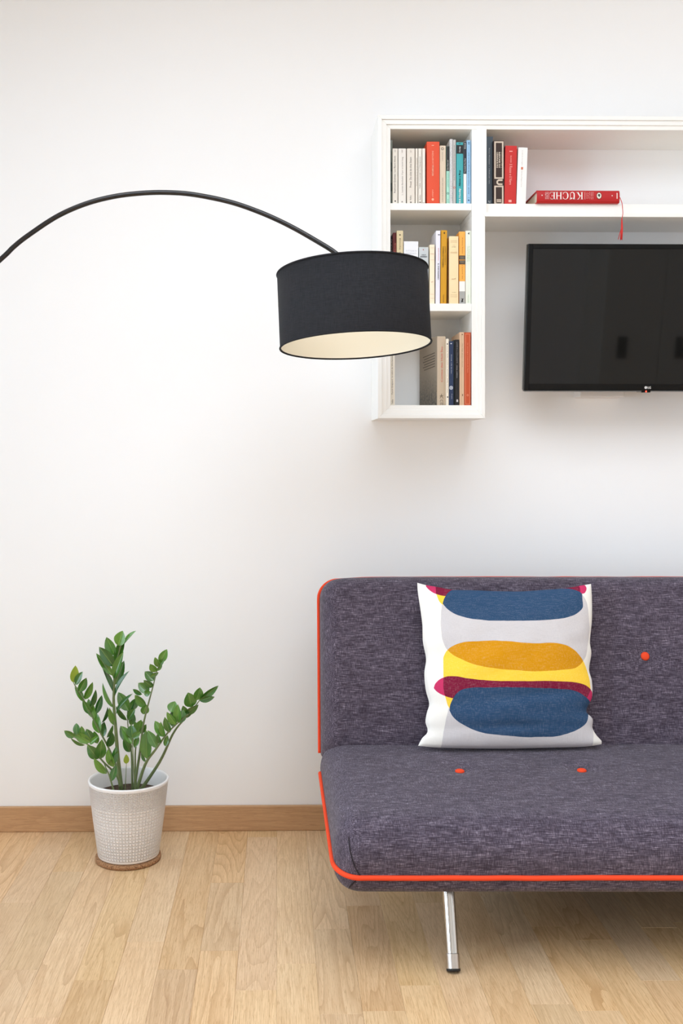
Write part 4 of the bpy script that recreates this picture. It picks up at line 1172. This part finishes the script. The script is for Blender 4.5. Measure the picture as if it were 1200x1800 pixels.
for i in range(9):
    a = 2 * math.pi * i / 9
    v, f = tube_data([ki @ at(1092.6, 383.5, TY - .006) + Vector((0.0008 * math.cos(a), 0.0008 * math.sin(a), 0)),
                      ki @ at(1092.8, 402, TY - .006) + Vector((0.0022 * math.cos(a), 0.0022 * math.sin(a), 0)),
                      ki @ at(1091.3 + (-3.5 if i == 4 else 0), 422 - (i % 3), TY - .006) + Vector((0.003 * math.cos(a), 0.003 * math.sin(a), 0))], [0.0009, 0.0013, 0.001], 5)
    tf += [tuple(j + len(tv) for j in q) for q in f]; tv += v
to = new_obj('tassel', tv, tf, cmat(206, 50, 46), ck, True)

# ----------------------------------------------------------------- television
TLw, TRw = at(928.5, 429, -0.25), at(1344, 429, -0.25)
BLw, BRw = at(920.5, 687.5, -0.19), at(1349, 687.5, -0.19)
tvc = (BLw + BRw) / 2
tvw = (BRw - BLw).length
up_ = ((TLw + TRw) / 2 - tvc); tvh = up_.length
tv = empty('television', tvc)
tilt = math.atan2(-(up_.y), up_.z)
tv.rotation_euler = (tilt, 0, math.radians(0.0))
tag(tv, 'black flat television on the wall below the shelf, screen off', 'television')
hw = tvw / 2
bz = 10.2 * (TLw.y - CAM_Y) / F
def rframe(name, x0, x1, z0, z1, w, y0, y1, mat, parent, bottom=None):
    bm = bmesh.new(); wb = bottom or w
    bm_box(bm, x0, x0 + w, y0, y1, z0, z1, 0.001); bm_box(bm, x1 - w, x1, y0, y1, z0, z1, 0.001)
    bm_box(bm, x0 + w, x1 - w, y0, y1, z1 - w, z1, 0.001); bm_box(bm, x0 + w, x1 - w, y0, y1, z0, z0 + wb, 0.001)
    return obj_bm(name, bm, mat, parent)
box('housing', -hw, hw, 0.004, 0.030, 0.001, tvh, M_BLACKPL, tv, 0.003, 2)
box('rear_cover', -hw * 0.8, hw * 0.8, 0.030, 0.058, 0.05, tvh * 0.75, M_BLACKMAT, tv, 0.008, 2)
rframe('bezel', -hw + 0.001, hw - 0.001, 0.002, tvh - 0.001, bz * 0.82, 0.0, 0.006, M_BLACKPL, tv, bz * 1.15)
box('screen', -hw + bz * 0.8, hw - bz * 0.8, 0.003, 0.0055, bz * 1.1, tvh - bz * 0.8, M_SCREEN, tv)
o_ = box('trim_strip', -hw + 0.002, hw - 0.002, 0.001, 0.028, -0.0022, 0.0008, M_GREYLINE, tv, 0.0008); o_['label'] = 'thin grey lower trim'
ink = Ink()
px1_ = (tvw / (1349 - 920.5))
cx = 0.0
ink.ring(cx - 0.9 * px1_, 6.2 * px1_, 2.4 * px1_, 2.4 * px1_, 0.5 * px1_, 20); ink.disc(cx - 0.9 * px1_, 6.2 * px1_, 1.75 * px1_, None, 16)
ink.text('LG', cx + 5.3 * px1_, 6.2 * px1_, 5.4 * px1_, 4.0 * px1_, 0, 0.0004)
lo_ = ink.build('brand_lettering', cmat(228, 226, 224), tv, -0.0006); lo_['label'] = 'small white maker mark'
ink = Ink(); ink.rect(cx - 1.2 * px1_, cx - 0.8 * px1_, 5.4 * px1_, 7.2 * px1_); ink.rect(cx - 1.2 * px1_, cx - 0.2 * px1_, 5.2 * px1_, 5.6 * px1_)
ink.build('emblem_face', cmat(60, 58, 58), tv, -0.0008)
bm = bmesh.new(); bm_box(bm, cx - 8.3 * px1_, cx + 8.3 * px1_, 0.0, 0.02, -2.6 * px1_, 1.4 * px1_, 0.0022, 2)
obj_bm('sensor_pod', bm, M_BLACKPL, tv)
kl = NT('red_standby_light'); kl.b.inputs['Base Color'].default_value = lin(255, 60, 40); kl.b.inputs['Emission Color'].default_value = (1, 0.06, 0.03, 1); kl.b.inputs['Emission Strength'].default_value = 3.0
ls = lathe('standby_light', [(0.0, -0.0013), (0.0016, -0.0010), (0.0026, 0.0), (0.0026, 0.001)], kl.m, tv, 16, True, Matrix.Translation((cx, 0.0002, -0.6 * px1_)) @ Matrix.Rotation(math.pi / 2, 4, 'X') @ Matrix.Scale(-1, 4, (0, 0, 1)))
ls['label'] = 'glowing red standby light'
bm = bmesh.new(); bm_box(bm, cx - 15 * px1_, cx - 8 * px1_, 0.004, 0.012, -2.0 * px1_, -1.0 * px1_); obj_bm('power_switch', bm, M_GREYLINE, tv)
tinv = (Matrix.Translation(tvc) @ Matrix.Rotation(tilt, 4, 'X')).inverted()
b0, b1 = at(1019, 698, -0.075), at(1098, 660, -0.075)
bm = bmesh.new(); bm_box(bm, b0.x, b1.x, -0.075, -0.0005, b0.z, b1.z + 0.10, 0.004, 2)
for v in bm.verts: v.co = tinv @ v.co
wb_ = obj_bm('wall_bracket', bm, M_WHITEPL, tv); wb_['label'] = 'white wall bracket'
bm = bmesh.new(); bm_box(bm, b0.x + 0.02, b1.x + 0.25, -0.16, -0.06, b1.z + 0.02, b1.z + 0.12, 0.003)
for v in bm.verts: v.co = tinv @ v.co
obj_bm('bracket_arm', bm, M_BLACKMAT, tv)

# ----------------------------------------------------------------- potted plant
PY = -0.245
base_c = at(226, 1508, PY); PXc = base_c.x
zcork = 0.0
mat_ = empty('cork_mat', (at(225.5, 1505, PY).x, PY, 0.0))
MR = 57.2 * (PY - CAM_Y) / F
tag(mat_, 'round brown cork mat on the floor under the white flowerpot', 'mat')
lathe('cork_disc', [(0, 0.0003), (MR - 0.003, 0.0003), (MR, 0.003), (MR, 0.011), (MR - 0.003, 0.0135), (0, 0.0135)], M_CORK, mat_, 64)
PZ = 0.0137
plant = empty('potted_plant', (PXc, PY, PZ))
tag(plant, 'leafy green plant with glossy leaflets in a white textured pot on a cork mat', 'plant')
sc_ = (PY - CAM_Y) / F
RT, RB = 70.5 * sc_, 53.5 * sc_
HP = at(226, 1367.5, PY).z - PZ
kp = NT('white_relief_ceramic')
_s = kp.node('ShaderNodeSeparateXYZ'); kp.link(kp.uv(), _s.inputs[0])
fu = kp.math('FRACT', kp.math('MULTIPLY', _s.outputs[0], 66.0)); fv = kp.math('FRACT', kp.math('MULTIPLY', _s.outputs[1], 24.0))
du = kp.math('ABSOLUTE', kp.math('SUBTRACT', fu, 0.5)); dv_ = kp.math('ABSOLUTE', kp.math('SUBTRACT', fv, 0.5))
dd = kp.math('MAXIMUM', du, dv_)
sq = kp.math('SUBTRACT', 1.0, kp.math('MULTIPLY_ADD', kp.math('SUBTRACT', dd, 0.33), 9.0, 0.0, True))
hole = kp.math('MULTIPLY_ADD', kp.math('SUBTRACT', 0.24, dd), 9.0, 0.0, True)
edge = kp.math('GREATER_THAN', kp.math('ABSOLUTE', kp.math('SUBTRACT', _s.outputs[1], 0.5)), 0.30)
hh = kp.math('SUBTRACT', sq, kp.math('MULTIPLY', hole, kp.math('MULTIPLY', kp.math('GREATER_THAN', _s.outputs[1], 0.70), 0.6)))
amp = kp.math('MULTIPLY_ADD', kp.math('POWER', kp.math('MULTIPLY', kp.math('ABSOLUTE', kp.math('SUBTRACT', _s.outputs[1], 0.5)), 2.0), 2.0), 0.75, 0.42)
inside = kp.math('MULTIPLY', kp.math('GREATER_THAN', _s.outputs[1], 0.04), kp.math('LESS_THAN', _s.outputs[1], 0.955))
kp.bump(kp.math('MULTIPLY', kp.math('MULTIPLY', hh, amp), inside), 1.0, 0.005)
kp.b.inputs['Base Color'].default_value = lin(236, 234, 233); kp.b.inputs['Roughness'].default_value = 0.32
pot = lathe('pot', [(0, 0.001), (RB - 0.006, 0.0), (RB - 0.001, 0.003), (RB, 0.006), (RB + (RT - RB) * 0.5, HP * 0.5), (RT - 0.0025, HP * 0.955), (RT - 0.0005, HP - 0.004), (RT - 0.002, HP), (RT - 0.006, HP), (RT - 0.0085, HP - 0.006), (RT - 0.016, HP * 0.55), (RT - 0.02, HP * 0.4), (0, HP * 0.4)], kp.m, plant, 96)
ul = pot.data.uv_layers.new(name='UVMap')
for poly in pot.data.polygons:
    ang = [math.atan2(pot.data.vertices[pot.data.loops[li].vertex_index].co.y, pot.data.vertices[pot.data.loops[li].vertex_index].co.x) / (2 * math.pi) for li in poly.loop_indices]
    if max(ang) - min(ang) > 0.5: ang = [a + 1 if a < 0 else a for a in ang]
    outer = poly.normal.to_2d().dot(poly.center.to_2d()) > 0
    for li, a in zip(poly.loop_indices, ang):
        co = pot.data.vertices[pot.data.loops[li].vertex_index].co
        ul.data[li].uv = (a, co.z / HP if outer else 0.0)
rs = RT - 0.0145
sv = [(0, HP * 0.78)] + [(rs * i / 10, HP * 0.78 + 0.003 * mnoise.noise(Vector((i * .7, 0, 0)))) for i in range(1, 11)]
lathe('soil', sv, M_SOIL, plant, 40)

kf = NT('glossy_leaf')
_p = kf.objco()
_s = kf.node('ShaderNodeSeparateXYZ'); kf.link(_p, _s.inputs[0])
rr_ = kf.rand()
mid = kf.math('MULTIPLY_ADD', kf.math('ABSOLUTE', _s.outputs[1]), -28.0, 1.0, True)
cA = kf.mix(rr_, lin(44, 100, 34), lin(104, 156, 54))
cA = kf.mix(kf.math('MULTIPLY', kf.noise(_p, 4, 2), 0.5), cA, lin(30, 80, 34))
cA = kf.mix(kf.math('MULTIPLY', mid, 0.45), cA, lin(160, 190, 110))
kf.link(cA, kf.b.inputs['Base Color']); kf.b.inputs['Roughness'].default_value = 0.24
kf.b.inputs['Specular IOR Level'].default_value = 0.7; kf.b.inputs['Coat Weight'].default_value = 0.35; kf.b.inputs['Coat Roughness'].default_value = 0.12
M_LEAF = kf.m
ky = NT('young_yellow_leaf'); ky.b.inputs['Base Color'].default_value = lin(152, 176, 62); ky.b.inputs['Roughness'].default_value = 0.3; M_YLEAF = ky.m
kst = NT('green_stem'); _p = kst.objco()
kst.link(kst.mix(kst.noise(_p, 60, 3), lin(84, 104, 58), lin(120, 132, 86)), kst.b.inputs['Base Color']); kst.b.inputs['Roughness'].default_value = 0.45
M_STEM = kst.m
def leaf_mesh(name, bend, fold, shape=1.0):
    """unit leaf: base at origin, tip at x = 1, half width 0.5 along y, upper side +z"""
    N = 8
    vs_, fs = [], []
    for i in range(N + 1):
        t = i / N
        w = 0.5 * (math.sin(math.pi * t ** 0.85) ** 0.8) if 0 < t < 1 else 0.02 if t == 0 else 0.0
        z = bend * (t - t * t) * 1.0
        vs_ += [(t, -w, z + fold * w), (t, -w * 0.5, z + fold * w * 0.42), (t, 0, z), (t, w * 0.5, z + fold * w * 0.42), (t, w, z + fold * w)]
    for i in range(N):
        for k_ in range(4):
            a = i * 5 + k_
            fs.append((a, a + 5, a + 6, a + 1))
    me = bpy.data.meshes.new(name)
    me.from_pydata(vs_, [], fs); me.update()
    me.polygons.foreach_set('use_smooth', [True] * len(me.polygons))
    return me
LEAVES = []
for bnd, fl in ((0.16, 0.34), (0.26, 0.24), (-0.14, 0.42)):
    me = leaf_mesh('leaf', bnd, fl); me.materials.append(M_LEAF); LEAVES.append(me)
mey = leaf_mesh('leaf', 0.1, 0.2); mey.materials.append(M_YLEAF)
pinv = Matrix.Translation(plant.location).inverted()
def cpx(X, Y): return 90 + X / 3.871, 1090 + Y / 3.871
def wpt(X, Y, dep): return pinv @ at(*cpx(X, Y), dep)
STEMS = [
 # depth at foot, depth at tip, radii, path, leaves (tip, foot, apparent width)
 (-0.285, -0.30, .0062, .0016, [(478, 1165), (455, 950), (437, 720), (425, 560), (428, 440), (440, 330), (465, 200), (488, 130)],
  [((578, 72), (495, 165), 24), ((487, 72), (455, 175), 82), ((375, 115), (432, 240), 78), ((325, 182), (424, 315), 76), ((305, 225), (418, 378), 50), ((498, 108), (432, 300), 58),
   ((492, 215), (425, 400), 62), ((496, 275), (430, 442), 60), ((347, 325), (420, 490), 24), ((350, 425), (430, 600), 42), ((532, 345), (432, 520), 28), ((395, 595), (440, 720), 52), ((555, 500), (442, 640), 32)]),
 (-0.25, -0.24, .0034, .0014, [(466, 1120), (440, 990), (390, 870), (300, 700), (220, 540), (165, 450), (152, 425)],
  [((165, 308), (150, 425), 60, 'y'), ((215, 350), (165, 440), 52), ((240, 392), (190, 490), 58), ((283, 420), (228, 540), 48), ((303, 472), (265, 600), 30), ((345, 510), (302, 640), 40), ((383, 590), (342, 700), 34),
   ((160, 450), (216, 555), 42), ((214, 545), (265, 640), 48), ((252, 535), (296, 670), 62), ((308, 630), (325, 770), 72), ((360, 690), (352, 795), 52), ((418, 765), (385, 865), 58), ((420, 712), (378, 800), 22)]),
 (-0.305, -0.34, .0036, .0013, [(472, 1130), (440, 1050), (350, 960), (280, 870), (200, 820), (150, 795)],
  [((88, 752), (160, 797), 46), ((170, 700), (176, 780), 48), ((205, 720), (210, 800), 42), ((238, 740), (275, 815), 56), ((150, 765), (270, 830), 66), ((292, 755), (315, 840), 56), ((345, 810), (330, 945), 74), ((245, 850), (318, 945), 72), ((322, 792), (262, 845), 26), ((130, 800), (230, 850), 26)]),
 (-0.335, -0.345, .0026, .0012, [(425, 1162), (395, 1060), (370, 1000), (352, 955)],
  [((290, 938), (378, 1045), 58), ((440, 985), (408, 1098), 42), ((455, 885), (385, 985), 20), ((385, 878), (425, 1000), 62), ((442, 858), (418, 985), 48)]),
 (-0.26, -0.25, .0040, .0012, [(560, 1162), (600, 920), (625, 720), (655, 590), (690, 460), (715, 360), (740, 285)],
  [((788, 198), (737, 290), 58), ((705, 252), (735, 320), 44), ((772, 262), (728, 315), 38), ((672, 298), (716, 352), 58), ((755, 300), (718, 345), 26), ((636, 350), (698, 412), 66), ((730, 355), (672, 385), 32), ((628, 408), (692, 455), 48),
   ((592, 428), (664, 492), 70), ((555, 470), (618, 506), 36), ((678, 488), (632, 505), 44), ((568, 508), (648, 590), 70), ((650, 575), (624, 640), 60)]),
 (-0.225, -0.22, .0030, .0012, [(552, 1160), (545, 900), (522, 720), (518, 620)],
  [((455, 490), (526, 618), 78), ((592, 528), (532, 615), 60), ((440, 585), (515, 682), 30), ((572, 598), (522, 680), 50), ((565, 640), (540, 715), 48), ((470, 720), (540, 830), 76), ((490, 805), (535, 898), 62), ((570, 540), (525, 640), 36)]),
 (-0.30, -0.305, .0026, .0012, [(572, 1162), (558, 960), (552, 800)],
  [((545, 712), (552, 800), 76), ((609, 758), (553, 800), 42), ((478, 722), (552, 842), 66)]),
 (-0.235, -0.23, .0028, .0012, [(578, 1160), (572, 900), (600, 760), (622, 690)],
  [((612, 678), (590, 765), 66), ((646, 708), (600, 772), 44), ((570, 690), (592, 760), 44), ((565, 870), (592, 790), 40)]),
 (-0.315, -0.32, .0012, .0009, [(502, 1160), (508, 1060), (511, 978)], [((510, 912), (511, 978), 38, 'y')]),
 (-0.28, -0.32, .0050, .0014, [(580, 1162), (640, 980), (710, 880), (790, 770), (850, 710), (930, 640)],
  [((645, 748), (652, 945), 82), ((655, 750), (718, 870), 62), ((705, 685), (762, 795), 60), ((745, 690), (772, 795), 42), ((772, 658), (806, 765), 52), ((612, 900), (642, 965), 26), ((820, 618), (830, 730), 58), ((786, 625), (850, 712), 54),
   ((842, 552), (812, 628), 72), ((862, 572), (866, 700), 64), ((898, 610), (872, 700), 66), ((792, 783), (774, 858), 36), ((725, 770), (742, 845), 40)]),
 (-0.25, -0.26, .0048, .0014, [(606, 1160), (740, 960), (830, 770), (900, 680), (960, 610), (1010, 545)],
  [((930, 492), (955, 592), 92), ((1012, 458), (988, 545), 72), ((1138, 445), (1008, 545), 50), ((1112, 522), (1005, 545), 44), ((1002, 575), (905, 640), 56), ((895, 582), (915, 655), 50), ((968, 600), (900, 668), 34)]),
]
for d0, d1, ra_, rb2, path, leaves in STEMS:
    d0 += 0.017; d1 += 0.017
    n = len(path) - 1
    pts = smooth_curve([wpt(X, Y, d0 + (d1 - d0) * (i / n)) for i, (X, Y) in enumerate(path)], 26)
    st = tube('stem', pts, [1.35 * ra_ + (rb2 - 1.35 * ra_) * (i / 26) ** 0.55 for i in range(27)], M_STEM, plant, 10)
    for li, lf in enumerate(leaves):
        tip, ft, wapp = lf[0], lf[1], lf[2]
        # depth of the leaf's foot = that of the nearest stem point
        fw = min(pts, key=lambda q: (q - wpt(ft[0], ft[1], q.y + PY)).length)
        dep = fw.y + PY
        b = wpt(ft[0], ft[1], dep)
        yoff = rnd.uniform(-0.016, 0.016)
        t_ = wpt(tip[0], tip[1], dep + yoff)
        L = (t_ - b).length
        wa = wapp / 3.871 * sc_
        wtrue = max(wa, min(0.42 * L, 0.021))
        ax = (t_ - b).normalized()
        view = Vector((0.08, -1, 0.02))
        side = ax.cross(view).normalized()
        nor = side.cross(ax).normalized()
        if nor.dot(view) < 0: nor = -nor
        roll = math.acos(min(1, wa / wtrue)) * rnd.choice((-1, 1)) + rnd.uniform(-0.5, 0.5) * (wa / wtrue)
        q = Matrix.Rotation(roll, 3, ax)
        nz = (q @ nor).normalized(); ny = nz.cross(ax).normalized()
        M4 = Matrix(((ax.x * L, ny.x * wtrue, nz.x * L * 0.6, b.x), (ax.y * L, ny.y * wtrue, nz.y * L * 0.6, b.y), (ax.z * L, ny.z * wtrue, nz.z * L * 0.6, b.z), (0, 0, 0, 1)))
        me = mey if len(lf) > 3 else LEAVES[li % 3]
        o = bpy.data.objects.new('leaf', me); COL.objects.link(o); o.parent = st
        o.matrix_local = M4

# ----------------------------------------------------------------- wardrobe behind the viewer, mirrored dimly in the screen
wr = empty('wardrobe', (0.0, YF, 0))
tag(wr, 'white wardrobe with dark recessed handles, seen only as a reflection in the television screen', 'wardrobe')
M_WARD = plain('grey_white_front', lin(228, 226, 220), 0.5)
M_HAND = plain('grey_handle', lin(96, 96, 94), 0.5)
WX, WW = 2.54, 0.46
box('carcass', WX, WX + 2 * WW, 0.002, 0.52, 0.001, 2.4, M_WARD, wr, 0.003)
for i in range(2):
    x = WX + i * WW
    dr = box('wardrobe_door', x + 0.002, x + WW - 0.002, 0.521, 0.54, 0.05, 2.38, M_WARD, wr, 0.002)
    box('handle', x + 0.127, x + 0.198, 0.541, 0.556, 0.725, 0.895, M_HAND, dr, 0.003)

fill_panel = empty('ceiling_fill_panel', (0.1, -2.5, ZC))  # unseen glowing panel added for soft fill from above
tag(fill_panel, 'square white fill light panel added on the ceiling above the room, outside the picture', 'lamp')
bm = bmesh.new()
for a_ in ((-1.24, -1.2, -1.24, 1.24), (1.2, 1.24, -1.24, 1.24), (-1.2, 1.2, -1.24, -1.2), (-1.2, 1.2, 1.2, 1.24)): bm_box(bm, *a_, -0.06, -0.0005)
obj_bm('frame', bm, M_WHITEPL, fill_panel)
kd = NT('fill_diffuser'); kd.b.inputs['Emission Color'].default_value = (0.9, 0.95, 1, 1); kd.b.inputs['Emission Strength'].default_value = 1.5
box('diffuser', -1.199, 1.199, -1.199, 1.199, -0.035, -0.03, kd.m, fill_panel)
